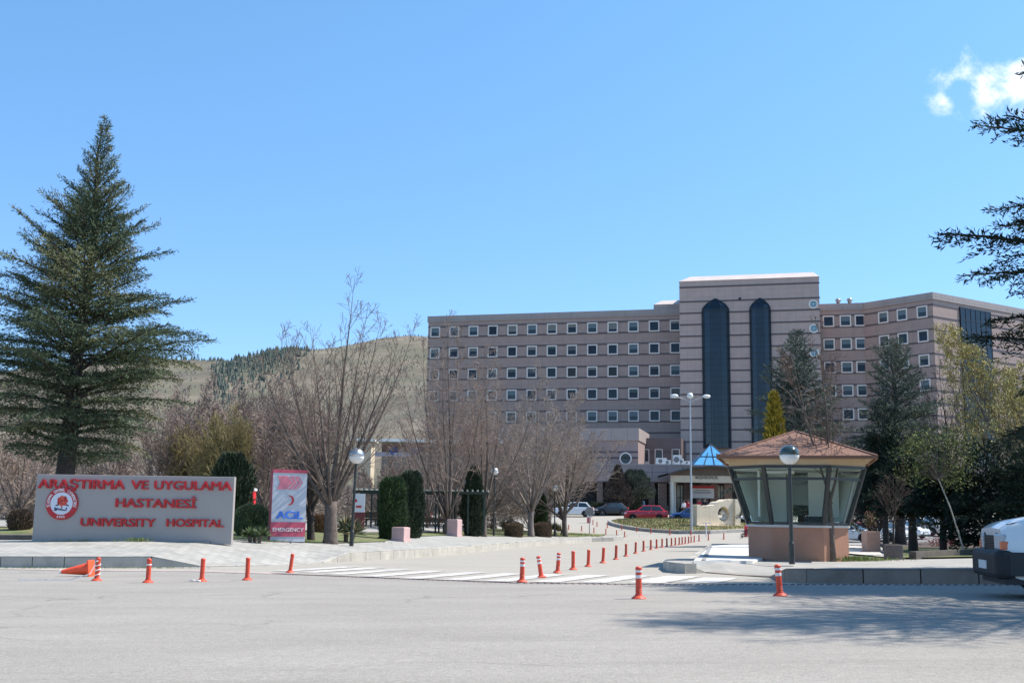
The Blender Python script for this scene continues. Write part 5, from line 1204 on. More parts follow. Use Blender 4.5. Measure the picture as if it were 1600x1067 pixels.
# ---- conifers
def conifer(seed, Ht, Rad, tr, h0, per_m=11, lean=0, bl=.2, bw=.045, up_top=40, up_low=-8, droop=.05, prof=.85, dens=1.0, nm=2, subs=5.0, var=(.62, 1.1), pf=None, fill=0, hang=.0):
    rng = np.random.default_rng(seed); rp = random.Random(seed); T = MB(); Cr = MB()
    tp = [Vector((math.sin(i) * .03 * tr * i, math.cos(i * 1.7) * .03 * tr * i, -.2 + (Ht + .2) * i / 12)) for i in range(13)]
    T.tube(tp, [max(.012, tr * (1 - i / 12) ** .9 * (1.25 if i == 0 else 1)) for i in range(13)], 9)
    nb = int((Ht - h0) * per_m); A = []; D = []; M_i = []
    for b in range(nb):
        t = ((b + rp.random()) / nb) ** .92; z = h0 + (Ht - h0) * t
        L = Rad * ((pf(t) if pf else (1 - t) ** prof) * rp.uniform(*var) + .03) * (1 if t > .12 else .75 + t * 2)
        az = b * 2.399 + rp.uniform(-.35, .35); el = R(up_low + (up_top - up_low) * t + rp.uniform(-13, 13))
        n = 7; P = [Vector((0, 0, z))]; 
        for i in range(n):
            e = el - droop * i * i * .22 * (1 - t) + (.03 * i if t > .5 else 0); a = az + .05 * math.sin(i + b)
            P.append(P[-1] + Vector((math.cos(e) * math.cos(a), math.cos(e) * math.sin(a), math.sin(e))) * (L / n))
        r0 = max(.012, tr * .22 * (1 - t) + .012); T.tube(P, [r0 * (1 - .85 * i / n) for i in range(n + 1)], 4, 0, False)
        mi = int(rng.integers(0, nm)); ns = max(3, int(L * subs))
        for sdn in (-1, 1):
            for k in range(ns):
                f = .14 + .86 * (k + rp.random()) / ns; x = f * n; i = min(int(x), n - 1); q = P[i].lerp(P[i + 1], x - i); d = (P[i + 1] - P[i]).normalized()
                sl2 = (.42 * L * (1 - f) ** .8 + .18) * rp.uniform(.7, 1.15); ang = sdn * R(rp.uniform(38, 62)); d2 = d.copy(); d2.rotate(Matrix.Rotation(ang, 3, 'Z')); d2.z += rp.uniform(-.26, .12) if t < .75 else rp.uniform(-.1, .16); d2.normalize()
                m = max(2, int(sl2 / (bl * .42) * dens)); tt = (np.arange(m) + rng.random(m)) / m
                base = np.array(q)[None] + np.array(d2)[None] * (tt * sl2)[:, None]; base[:, 2] -= (tt ** 2) * sl2 * .12
                for _ in range(2):
                    A.append(base + rng.normal(0, .02, (m, 3))); D.append(np.array(d2)[None] * .8 + rng.normal(0, .45, (m, 3)) + np.array((0, 0, .22 - hang))[None]); M_i.append(np.full(m, mi))
        m = max(3, int(L / (bl * .5) * dens)); tt = (np.arange(m) + .5) / m
        base = np.array([list(P[min(n - 1, int(x * n))].lerp(P[min(n - 1, int(x * n)) + 1], x * n - int(x * n))) for x in tt])
        A.append(base); D.append(np.array(P[-1] - P[-2])[None] * 2 + rng.normal(0, .5, (m, 3)) + np.array((0, 0, .2))[None]); M_i.append(np.full(m, mi))
    if fill:
        tt = rng.random(fill) ** 1.3 * .78; zz = h0 * .8 + (Ht - h0 * .8) * tt * .96; pr = np.array([(pf(x) if pf else (1 - x) ** prof) for x in tt]); aa = rng.random(fill) * 6.283; rr = Rad * pr * np.sqrt(rng.random(fill)) * .62
        A.append(np.stack([rr * np.cos(aa), rr * np.sin(aa), zz + rr * .25], 1)); D.append(np.stack([np.cos(aa), np.sin(aa), -.25 * np.ones(fill)], 1) + rng.normal(0, .45, (fill, 3))); M_i.append(np.full(fill, nm - 1))
    A = np.concatenate(A); D = np.concatenate(D); M_i = np.concatenate(M_i)
    Cr.blades(A, D, rng.uniform(.6, 1.25, len(A)) * bl, rng.uniform(.7, 1.3, len(A)) * bw, rng, M_i)
    return T, Cr
NL = [mat('cedar_needles', (.125, .145, .075), .8, .25, 2.0, spec=.12, hue=(.17, .165, .085)), mat('cedar_needles_deep', (.08, .105, .06), .8, .25, 2.0, spec=.12)]
NB = [mat('grey_needles', (.12, .14, .105), .8, .2, 2.0, spec=.12), mat('grey_needles_deep', (.08, .10, .08), .8, .2, 2.0, spec=.12)]
ND = [mat('dark_needles', (.035, .05, .032), .8, .25, 2.0, spec=.12), mat('dark_needles_deep', (.022, .034, .023), .8, .25, 2.0, spec=.12)]
NY = [mat('golden_needles', (.40, .30, .045), .8, .25, 2.0, spec=.12), mat('golden_green_needles', (.24, .19, .03), .8, .25, 2.0, spec=.12)]
def put_con(name, T, Cr, p, label, mats, rz=0, s=1, tm=BARKD, cat='tree', group=None):
    t = thing(name, label, cat, (p.x, p.y, p.z), rz, group); t.scale = (s, s, s); T.build('trunk', tm, t, smooth=True); Cr.build('crown', mats, t); return t
q = at(94, 800, 47.0); p = Vector((q.x, q.y, lz(q.x, q.y))); hh = at(122, 188, p.y).z - p.z
T, Cr = conifer(3, hh, 5.9, .44, 2.7, 14.5, bl=.19, bw=.034, up_top=46, up_low=8, subs=5.0, var=(.5, 1.06), droop=.05, pf=lambda t: min(1, (1 - t) * 1.5) ** 1.28 * (.66 + .34 * min(1, t * 3.5)), fill=26000, hang=.3)
c1 = put_con('cedar_tree', T, Cr, p, 'huge dark green cedar behind the left end of the hospital sign', NL, .6); c1.rotation_euler = (0, R(2.2), .6)
# big cedar just outside the picture on the right
p = Vector((12.6, 18.6, 0)); p.z = gz(p.x, p.y)
p.x = 14.5; p.y = 21.5; p.z = rz_(p.x, p.y)
T, Cr = conifer(9, 15.0, 6.5, .42, 3.3, 21.0, bl=.15, bw=.03, dens=1.3, fill=14000, hang=.1, var=(.6, 1.12), up_top=38, up_low=2, droop=.03, prof=.72, subs=5.0)
put_con('cedar_tree', T, Cr, p, 'large dark cedar reaching into the picture from the right edge', ND, 1.0)
p = Vector((12.3, 14.3, 0)); p.z = gz(p.x, p.y) + .2
T, Cr = conifer(10, 14.5, 5.6, .4, 3.6, 9, bl=.13, bw=.024, up_top=38, up_low=2, droop=.03, prof=.7, subs=4.6)
put_con('cedar_tree', T, Cr, p, 'cedar outside the right edge that shades the road in front of the car', ND, 2.0)
# conifers behind the booth and along the car park
def rp_(px, Y): q = at(px, 800, Y); return Vector((q.x, q.y, gz(q.x, q.y) + .05))
p = rp_(1252, 66); T, Cr = conifer(15, at(1250, 522, 66).z - p.z, 4.9, .25, 1.5, 14, bl=.24, bw=.042, prof=.72, up_low=0, droop=.07, fill=5000, hang=.2); put_con('conifer_tree', T, Cr, p, 'grey green cedar rising behind the booth roof before the hospital tower', NB, 0)
p = rp_(1216, 52); hg = at(1216, 614, 52).z - p.z
def cypress(seed, Ht, Rm, mats, N=9000, bl=.22, bw=.05, wob=.18, taper=.75, base=.55, prof=None):
    rng = np.random.default_rng(seed); Cr = MB(); Cc = MB()
    def rad(z, a):
        t = z / Ht; k = prof(t) if prof else (min(1, base + t * 2.2) if t < .3 else ((1 - (t - .3) / .7) ** taper))
        return Rm * k * (1 + wob * np.sin(a * 3 + z * 1.7 / max(.4, Rm) + seed) * .6 + wob * np.sin(a * 5 - z * 3.1 + seed * 2) * .5)
    z = rng.random(N) * Ht * .985; a = rng.random(N) * 2 * np.pi
    if prof: r = Rm * np.array([prof(t) for t in z / Ht]) * (1 + wob * np.sin(a * 3 + z * 1.7 + seed) * .6 + wob * np.sin(a * 5 - z * 3.1 + seed * 2) * .5)
    else:
        t = z / Ht; k = np.where(t < .3, np.minimum(1, base + t * 2.2 * (1 - base)), np.maximum(0, 1 - (t - .3) / .7) ** taper)
        r = Rm * k * (1 + wob * np.sin(a * 3 + z * 1.7 / max(.4, Rm) + seed) * .6 + wob * np.sin(a * 5 - z * 3.1 + seed * 2) * .5)
    r = r * rng.uniform(.8, 1.04, N); c = np.stack([r * np.cos(a), r * np.sin(a), z], 1)
    d = np.stack([np.cos(a) * .45, np.sin(a) * .45, np.ones(N)], 1) + rng.normal(0, .28, (N, 3))
    Cr.blades(c, d, rng.uniform(.6, 1.3, N) * bl, rng.uniform(.7, 1.3, N) * bw, rng, rng.integers(0, 2, N) if len(mats) > 1 else None)
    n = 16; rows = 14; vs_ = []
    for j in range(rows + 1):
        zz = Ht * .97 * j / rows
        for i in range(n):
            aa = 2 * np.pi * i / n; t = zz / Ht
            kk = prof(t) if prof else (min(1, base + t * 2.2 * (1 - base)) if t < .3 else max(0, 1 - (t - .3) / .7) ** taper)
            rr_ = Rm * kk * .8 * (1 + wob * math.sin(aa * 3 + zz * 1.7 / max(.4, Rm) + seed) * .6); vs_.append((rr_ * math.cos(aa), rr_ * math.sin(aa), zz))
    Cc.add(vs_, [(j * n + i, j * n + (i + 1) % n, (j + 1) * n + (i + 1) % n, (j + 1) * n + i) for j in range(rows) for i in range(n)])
    return Cr, Cc
def put_cyp(name, px, pyb, pyt, wpx, fn, label, mats, core, seed, group=None, Y=None, cat='shrub', prof=None, N=9000, bl=.2, bw=.045, wob=.2, taper=.55):
    p = fn(px, pyb) if Y is None else rp_(px, Y); Ht = at(px, pyt, p.y).z - p.z; Rm = wpx / 2 / 1750 * p.y
    Cr, Cc = cypress(seed, Ht, Rm, mats, N, bl, bw, wob, taper, prof=prof)
    t = thing(name, label, cat, (p.x, p.y + Rm * .6, p.z - .05), 0, group); Cc.build('dark_inner_core', core, t, smooth=True); Cr.build('foliage', mats, t); return t  # unseen dark core inside the foliage keeps it opaque
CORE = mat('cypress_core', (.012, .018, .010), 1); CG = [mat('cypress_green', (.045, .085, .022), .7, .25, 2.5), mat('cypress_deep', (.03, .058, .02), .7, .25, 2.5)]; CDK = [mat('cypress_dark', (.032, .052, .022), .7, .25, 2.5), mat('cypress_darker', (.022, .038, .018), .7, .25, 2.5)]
put_cyp('golden_conifer', 1217, 0, 612, 50, None, 'small golden yellow conifer behind the booth roof', NY, mat('golden_core', (.05, .05, .012), 1), 2, Y=52, cat='tree', wob=.3, taper=.8, bl=.3, bw=.08)
colp = lambda t: (min(1, .72 + t * 1.2) if t < .3 else 1 - .12 * max(0, (t - .6) / .4) if t < .9 else .88 * max(0, 1 - (t - .9) / .1) ** .5)
gc = 'clipped dark evergreen columns'
put_cyp('column_shrub', 610, 843, 746, 37, H, 'rounded green evergreen column left of its darker twin', CG, CORE, 5, gc, prof=colp)
put_cyp('column_shrub', 640, 840, 736, 34, H, 'darker evergreen column on the right of the pair behind the pink block', CDK, CORE, 6, gc, prof=colp)
put_cyp('column_shrub', 738, 837.5, 728, 39, H, 'tall dark evergreen column between the bare trunks and the middle lamp', CDK, CORE, 7, gc)
put_cyp('column_shrub', 843, 832, 765, 26, H, 'slim evergreen column behind the pale forked bare trunk', CG, CORE, 8, gc)
hd = lambda t: (.9 if t < .85 else .9 * max(0, 1 - (t - .85) / .15) ** .5)
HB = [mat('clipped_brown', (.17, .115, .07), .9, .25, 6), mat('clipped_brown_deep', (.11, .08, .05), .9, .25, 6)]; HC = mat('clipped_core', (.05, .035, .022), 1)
gh = 'clipped brown bushes along the kerb'
put_cyp('clipped_bush', 803, 838.5, 815, 31, H, 'clipped brown bush left of the pale forked trunk', HB, HC, 11, gh, prof=hd, N=5000, bl=.09, bw=.03, wob=.04)
put_cyp('clipped_bush', 849, 838.5, 814.5, 28, H, 'clipped brown bush between the pale forked trunk and the far lamp', HB, HC, 12, gh, prof=hd, N=5000, bl=.09, bw=.03, wob=.04)
rd = lambda t: math.sqrt(max(0, 1 - (2 * t - .9) ** 2 / 1.25))
put_cyp('round_bush', 25, 829, 795, 34, H, 'round brown purple bush on the lawn left of the grey sign', [mat('purple_twigs', (.12, .075, .06), .9, .25, 6), HB[1]], HC, 13, prof=rd, N=5000, bl=.12, bw=.025, wob=.12)
put_cyp('round_bush', 497, 832, 803, 26, H, 'small orange brown bush behind the short dark tree', [mat('rust_leaves', (.24, .11, .05), .9, .25, 6), HB[0]], HC, 14, prof=rd, N=4000, bl=.1, bw=.035, wob=.12)
JG = [mat('juniper_green', (.15, .19, .08), .8, .25, 3), mat('juniper_deep', (.095, .125, .06), .8, .25, 3)]
put_cyp('juniper_bush', 390, 838, 790, 50, H, 'grey green juniper bush between the grey sign and the totem', JG, CORE, 15, prof=rd, N=12000, bl=.16, bw=.04, wob=.22)
OLV = mat('twig_olive_green', (.20, .165, .07), .95, .25, 3)
T, Cn, tp_ = bare_tree(111, 5.6, .3, .06, 30, 20, 14, 7, 4, tipr=.011, up=.05); p = LY(345, 56)
ob = put_bare('olive_bush', T, Cn, p, 'tall olive brown twiggy bush behind the right end of the sign', None, BARK, OLV, cat='shrub')
rep(ob, LY(312, 60), 'olive brown twiggy bush left of the tallest olive bush behind the sign', 2.0, .95, 1.2)
put_cyp('round_bush', 352, 826, 708, 62, H, 'dark green leafy bush behind the right end of the sign top', CDK, CORE, 16, prof=rd, N=9000, bl=.22, bw=.05, wob=.3)
put_cyp('round_bush', 300, 815, 745, 60, H, 'dark green bush hidden behind the top edge of the sign', CDK, CORE, 18, prof=rd, N=9000, bl=.2, bw=.05, wob=.2)
# yuccas
def yucca(px, pyb, h, label, seed, mats):
    p = H(px, pyb); rng = np.random.default_rng(seed); t = thing('yucca', label, 'plant', (p.x, p.y, p.z - .02), 0, 'spiky yucca plants'); 
    for k in range(3):
        ox, oy = rng.uniform(-.35, .35), rng.uniform(-.2, .2); N = 90; el = np.arcsin(rng.uniform(-.15, 1, N)); az = rng.uniform(0, 6.283, N); d = np.stack([np.cos(el) * np.cos(az), np.cos(el) * np.sin(az), np.sin(el)], 1)
        m = MB(); hz = h * rng.uniform(.35, .6); m.blades(np.tile(np.array([[ox, oy, hz]]), (N, 1)), d, rng.uniform(.75, 1.1, N) * h * .6, rng.uniform(.8, 1.2, N) * .055, rng, rng.integers(0, 2, N)); m.build('leaf_rosette', mats, t)
        MB().tube([(ox * .7, oy, 0), (ox, oy, hz)], .06, 7).build('stem', BARK, t)
YG = [mat('yucca_green', (.055, .08, .04), .55, .2, 4), mat('yucca_straw', (.26, .21, .11), .8, .2, 4)]
yucca(540, 847, 1.05, 'spiky yucca between the big bare tree and the globe lamp', 1, YG); yucca(398, 847, .6, 'spiky yucca at the left foot of the totem', 2, [mat('yucca_bright', (.11, .16, .05), .55, .2, 4), YG[0]]); yucca(873, 836, 1.0, 'dark spiky yucca beside the far globe lamp', 3, YG); yucca(788, 829, .8, 'spiky yucca behind the left clipped bush', 4, YG)
# right side
p = rp_(1405, 60); T, Cr = conifer(22, at(1405, 540, 60).z - p.z, 3.7, .3, 2.2, 14, bl=.26, bw=.042, prof=.5, up_low=-5, up_top=45, subs=5, fill=2500, var=(.4, 1.15)); put_con('conifer_tree', T, Cr, p, 'tall grey green conifer left of the bare tree before the angled wing', NB, 1)
p = rp_(1425, 44); T, Cr = conifer(24, at(1425, 700, 44).z - p.z, 2.2, .21, 1.7, 12, bl=.25, bw=.05, prof=.5, up_low=-14, fill=6000); put_con('conifer_tree', T, Cr, p, 'dark conifer with a thick straight trunk in front of the white parked cars', ND, 2)
p = rp_(1383, 48); T, Cr = conifer(25, at(1383, 640, 48).z - p.z, 1.7, .15, 2.0, 11, bl=.25, bw=.05, prof=.5, up_low=-14, fill=6000); put_con('conifer_tree', T, Cr, p, 'slim dark conifer right behind the terracotta planter', ND, 3)
p = rp_(1472, 42); T, Cr = conifer(26, at(1472, 715, 42).z - p.z, 1.8, .16, 1.7, 12, bl=.25, bw=.05, prof=.5, up_low=-16, fill=6000); put_con('conifer_tree', T, Cr, p, 'dark conifer behind the small leafy tree with the pale stem', ND, 4)
p = rp_(1545, 40); T, Cr = conifer(27, at(1545, 705, 40).z - p.z, 2.6, .2, .3, 13, bl=.24, bw=.05, prof=.45, up_low=-6, fill=6000); put_con('conifer_tree', T, Cr, p, 'bushy dark green conifer above the bonnet of the white car', ND, 5)
p = rp_(1625, 37); T, Cr = conifer(28, at(1625, 690, 37).z - p.z, 2.4, .2, .3, 13, bl=.24, bw=.05, prof=.45, up_low=-6, fill=6000); put_con('conifer_tree', T, Cr, p, 'dark conifer at the right edge behind the white car', ND, 6)
p = rp_(1487, 62); hh = at(1490, 560, 62).z - p.z; T, Cn, _ = bare_tree(81, hh, 2.0, .18, 28, 7, 12, 6, 3, tipr=.013); put_bare('bare_tree', T, Cn, p, 'dark leafless tree in front of the sunny end wall of the hospital', GB, BARKD, TWIGD)
p = rp_(1366, 50); hh = at(1366, 712, 50).z - p.z; T, Cn, _ = bare_tree(83, hh, .25, .07, 34, 15, 14, 8, 4, tipr=.011, up=.05); put_bare('bare_shrub', T, Cn, p, 'dark purple brown leafless vase shaped shrub behind the terracotta planter', None, BARKD, mat('twig_purple', (.06, .042, .038), .95, .2, 3), cat='shrub')
# tree with young yellow leaves
p = rp_(1640, 46); hh = at(1560, 425, 46).z - p.z; T, Cn, tips = bare_tree(91, hh, 1.8, .2, 58, 12, 14, 8, 3, tipr=.009, up=.03)
tr_ = put_bare('budding_tree', T, Cn, p, 'tall tree with yellow green spring catkins on the right', None, BARK, mat('twig_olive', (.16, .12, .07), .95, .2, 3))
rng = np.random.default_rng(5); tips = np.array([list(v) for v in tips]); c = np.repeat(tips, 6, 0) + rng.normal(0, .08, (len(tips) * 6, 3)); N = len(c)
m = MB(); m.blades(c, np.stack([rng.normal(0, .4, N), rng.normal(0, .4, N), -np.ones(N) * .6], 1), rng.uniform(.07, .16, N), rng.uniform(.03, .05, N), rng, rng.integers(0, 2, N)); m.build('foliage', [mat('catkin_yellow', (.46, .365, .12), .8, .2, 3), mat('catkin_green', (.31, .28, .09), .8, .2, 3)], tr_)
# small leafy tree with the pale stem
p = RH(1510, 869); pt = at(1465, 745, p.y + .3); t = thing('leafy_tree', 'small leafy tree on a thin slanting pale stem by the lawn wall', 'tree', (p.x, p.y, p.z))
d = pt - p; MB().tube([(0, 0, -.1), (d.x * .3, 0, d.z * .28), (d.x * .62, .05, d.z * .62), (d.x, .3, d.z)], [.028, .025, .022, .018], 8).build('trunk', mat('bark_pale_stem', (.36, .33, .28), .9, .2, 8), t)
rng = np.random.default_rng(12); N = 2600; cc = np.array([[d.x + rng.uniform(-1.0, 1.0), .3 + rng.uniform(-.6, .6), d.z + rng.uniform(-.2, 1.4)] for _ in range(26)]); cl = cc[rng.integers(0, 26, N)] + rng.normal(0, .2, (N, 3))
m = MB(); m.blades(cl, rng.normal(0, 1, (N, 3)) + np.array([0, 0, -.2]), rng.uniform(.06, .12, N), rng.uniform(.035, .06, N), rng, rng.integers(0, 2, N)); m.build('crown', [mat('leaf_green', (.15, .165, .06), .8, .25, 4, spec=.1), mat('leaf_deep', (.085, .10, .04), .8, .25, 4, spec=.1)], t)
m = MB()
for k in cc: m.tube([(d.x, .3, d.z - .1), tuple((np.array([d.x, .3, d.z + .3]) + k) / 2), tuple(k)], [.016, .011, .006], 4)
m.build('branches', BARK, t)
# young bare tree in front of the booth
p = RH(1301, 877); hh = at(1270, 515, p.y).z - p.z; t = thing('young_tree', 'young leafless tree in front of the right side of the booth', 'tree', (p.x, p.y, p.z))
T, Cn, _ = bare_tree(97, hh - 1.7, .2, .075, 15, 5, 9, 4, 2, tipr=.0085, up=.04, l2=.3)
for m_ in (T, Cn): m_.v = [(x - .05 + (z - 0) * -.055 * 1.0, y, z + 1.7) for x, y, z in m_.v]
T.tube([(0, 0, -.1), (-.01, 0, .6), (-.03, 0, 1.3), (-.05, 0, 1.8)], [.11, .085, .074, .066], 10)
T.tube([(-.03, 0, 1.6), (.12, -.02, 2.1), (.25, 0, 2.7)], [.05, .035, .02], 7)
T.build('trunk', BARK, t, smooth=True); Cn.build('crown', mat('twig_umber', (.17, .125, .10)), t)
rng = np.random.default_rng(3); N = 500; m = MB()
vv = np.array(Cn.v); sel = vv[(vv[:, 2] > hh * .72)]; c = sel[rng.integers(0, len(sel), N)]; m.blades(c, rng.normal(0, 1, (N, 3)) + np.array([0, 0, -.8]), rng.uniform(.04, .09, N), rng.uniform(.015, .03, N), rng); m.build('dry_leaves', mat('dry_leaf', (.15, .085, .06), .9, .2, 5), t)
# shrub in planters
def plant_in(P, label, mats, seed, h=.55):
    t_, p, hp = P; t = thing('planter_shrub', label, 'plant', (t_.location.x, t_.location.y, t_.location.z + hp + .01)); rng = np.random.default_rng(seed); N = 420; m = MB()
    c = rng.normal(0, .1, (N, 3)) + np.array([0, 0, h * .6]); c[:, 2] = np.abs(c[:, 2] + rng.normal(0, h * .25, N)) + .05; m.blades(c, rng.normal(0, 1, (N, 3)) + np.array([0, 0, .4]), rng.uniform(.06, .12, N), rng.uniform(.03, .05, N), rng, rng.integers(0, 2, N)); m.build('foliage', mats, t)
    MB().tube([(0, 0, -.02), (.02, 0, h * .4), (0, 0, h * .9)], [.02, .014, .008], 6).build('stem', BARKD, t)
plant_in(PT, 'small shrub with green and reddish leaves in the terracotta planter', [mat('shrub_red', (.16, .05, .03), .7), mat('shrub_green', (.07, .09, .03), .7)], 5)
# dark stem in the grey planter
T, Cn, _ = bare_tree(101, 1.9, .7, .03, 25, 5, 6, 3, 2, tipr=.006); t_, p, hp = PGY
put_bare('planted_sapling', T, Cn, Vector((t_.location.x, t_.location.y, t_.location.z + hp)), 'thin dark sapling standing in the grey planter', None, BARKD, TWIGD)
# trees before the podium
p = rp_(995, 129); p.z = gz(p.x, p.y)
put_cyp('olive_tree', 993, 0, 735, 52, None, 'grey green tree with hanging foliage before the entrance block', [mat('olive_leaf', (.095, .105, .07), .8, .25, 2), mat('olive_leaf_deep', (.055, .065, .045), .8, .25, 2)], mat('olive_tree_core', (.02, .02, .016), 1), 31, Y=129, cat='tree', prof=lambda t: .25 + .2 * t if t < .35 else rd(.1 + .9 * t), N=9000, bl=.45, bw=.09, wob=.3)
put_cyp('dry_conifer', 967, 0, 728, 46, None, 'brown dried cone shaped shrub left of the grey green tree', [mat('dry_brown', (.12, .085, .06), .9, .25, 2), mat('dry_brown_deep', (.07, .05, .04), .9, .25, 2)], HC, 32, Y=128, cat='shrub', N=7000, bl=.45, bw=.09, wob=.25, taper=1.0)
for k, (px, w_, lab) in enumerate(((900, 60, 'low hedge before the entrance block behind the white car'), (945, 50, 'low hedge before the entrance block behind the black car'))):
    put_cyp('low_hedge', px, 0, 786, w_, None, lab, CDK, CORE, 40 + k, 'dark hedges before the entrance block', Y=131, prof=lambda t: 1 if t < .8 else .8, N=4000, bl=.3, bw=.08, wob=.1)
# ground cover: grass tufts in places where the photo shows them
rng = np.random.default_rng(77); m = MB()
def tufts(cx_, cy_, sx_, sy_, N, fn, hmin, hmax):
    x = cx_ + rng.normal(0, sx_, N); y = cy_ + rng.normal(0, sy_, N); z = np.array([fn(a, b) for a, b in zip(x, y)])
    m.blades(np.stack([x, y, z], 1), np.stack([rng.normal(0, .35, N), rng.normal(0, .35, N), np.ones(N)], 1), rng.uniform(hmin, hmax, N), rng.uniform(.012, .02, N), rng, rng.integers(0, 2, N))
p = RH(1300, 876); tufts(p.x, p.y - .25, .6, .2, 2600, rz_, .06, .2); tufts(p.x + 1.0, p.y, .4, .12, 500, rz_, .05, .12); tufts(p.x - .6, p.y - .2, .3, .1, 300, rz_, .04, .1)
for px, n in ((217, 240), (130, 60), (95, 40), (186, 40)): p = H(px, 845.5); tufts(p.x, p.y, .18 if n > 100 else .25, .05, n, lz, .04, .16 if n > 100 else .09)
for px in range(0, 300, 12): p = G(px, 887.8); tufts(p.x, p.y, .3, .05, 30, gz, .02, .05)
p = H(905, 836); tufts(p.x, p.y, 1.2, .3, 700, lz, .06, .22)
for i in range(40):
    px = rng.uniform(380, 1500); 
    if px < 640: p = H(px, 847.5); tufts(p.x, p.y + .1, .25, .08, 25, lz, .03, .1)
o = m.build('grass', [mat('grass_blade', (.15, .25, .05), .8, .2, 5), mat('grass_blade_dry', (.19, .18, .07), .8, .2, 5)]); tag(o, kind='stuff')
# red ground plants by the car park
rng = np.random.default_rng(78); m = MB()
x = np.array([RH(px, py)[:] for px, py in zip(rng.uniform(1445, 1500, 60), rng.uniform(853, 857, 60))]); c = np.repeat(x, 12, 0) + rng.normal(0, .15, (720, 3)) + np.array([0, 0, .25]); m.blades(c, rng.normal(0, 1, (720, 3)), rng.uniform(.06, .12, 720), rng.uniform(.03, .06, 720), rng)
o = m.build('red_ground_cover', mat('red_leaf', (.20, .03, .035), .8, .2, 4)); tag(o, kind='stuff')
rng = np.random.default_rng(79); m = MB(); N = 9000
ang = rng.uniform(0, 6.283, N); rr_ = np.sqrt(rng.uniform(0, 1, N)) * .95; pts = []
for a_, r_ in zip(ang, rr_):
    j = a_ / 6.283 * len(RI); i = int(j) % len(RI); f = j - int(j); ex_ = RI[i][0] * (1 - f) + RI[(i + 1) % len(RI)][0] * f; ey_ = RI[i][1] * (1 - f) + RI[(i + 1) % len(RI)][1] * f
    X_, Y_ = cx + (ex_ - cx) * r_, cy + (ey_ - cy) * r_; pts.append((X_, Y_, rih(X_, Y_) - .03))
m.blades(np.array(pts), np.stack([rng.normal(0, .4, N), rng.normal(0, .4, N), np.ones(N)], 1), rng.uniform(.08, .2, N), rng.uniform(.03, .06, N), rng, rng.integers(0, 2, N))
o = m.build('roundabout_plants', [mat('plant_green', (.10, .14, .035), .8), mat('plant_dry', (.22, .16, .07), .8)]); tag(o, kind='stuff')
# ------------------------------------------------------------------ cars
TYRE = mat('tyre', (.018, .018, .019), .85); RIM = mat('rim', (.42, .43, .44), .3, metal=.8); CGL = mat('car_glass', (.02, .028, .032), .05, spec=.9); BLK = mat('black_plastic', (.022, .023, .025), .55, .1, 6); CHR = mat('lamp_clear', (.55, .56, .58), .1, spec=.9); TAIL = mat('tail_red', (.42, .015, .015), .2, spec=.8); AMB = mat('amber', (.70, .14, .04), .25, spec=.8); PLATE = mat('plate_white', (.7, .7, .68), .5)
def paint(name, c): return mat(name, c, .32, .03, 1.5, coat=.7)
STY = {  # xs are fractions of length from the middle: cowl, roof front, roof rear, rear base ; hood front height, cowl height, deck height
    'hatch': dict(cowl=.24, rf=.05, rr=-.30, rb=-.455, hf=.50, hc=.63, dk=.62),
    'suv': dict(cowl=.25, rf=.07, rr=-.33, rb=-.465, hf=.55, hc=.64, dk=.63),
    'sedan': dict(cowl=.23, rf=.05, rr=-.19, rb=-.36, hf=.50, hc=.64, dk=.66),
    'boxy': dict(cowl=.22, rf=.08, rr=-.36, rb=-.46, hf=.66, hc=.77, dk=.74)}
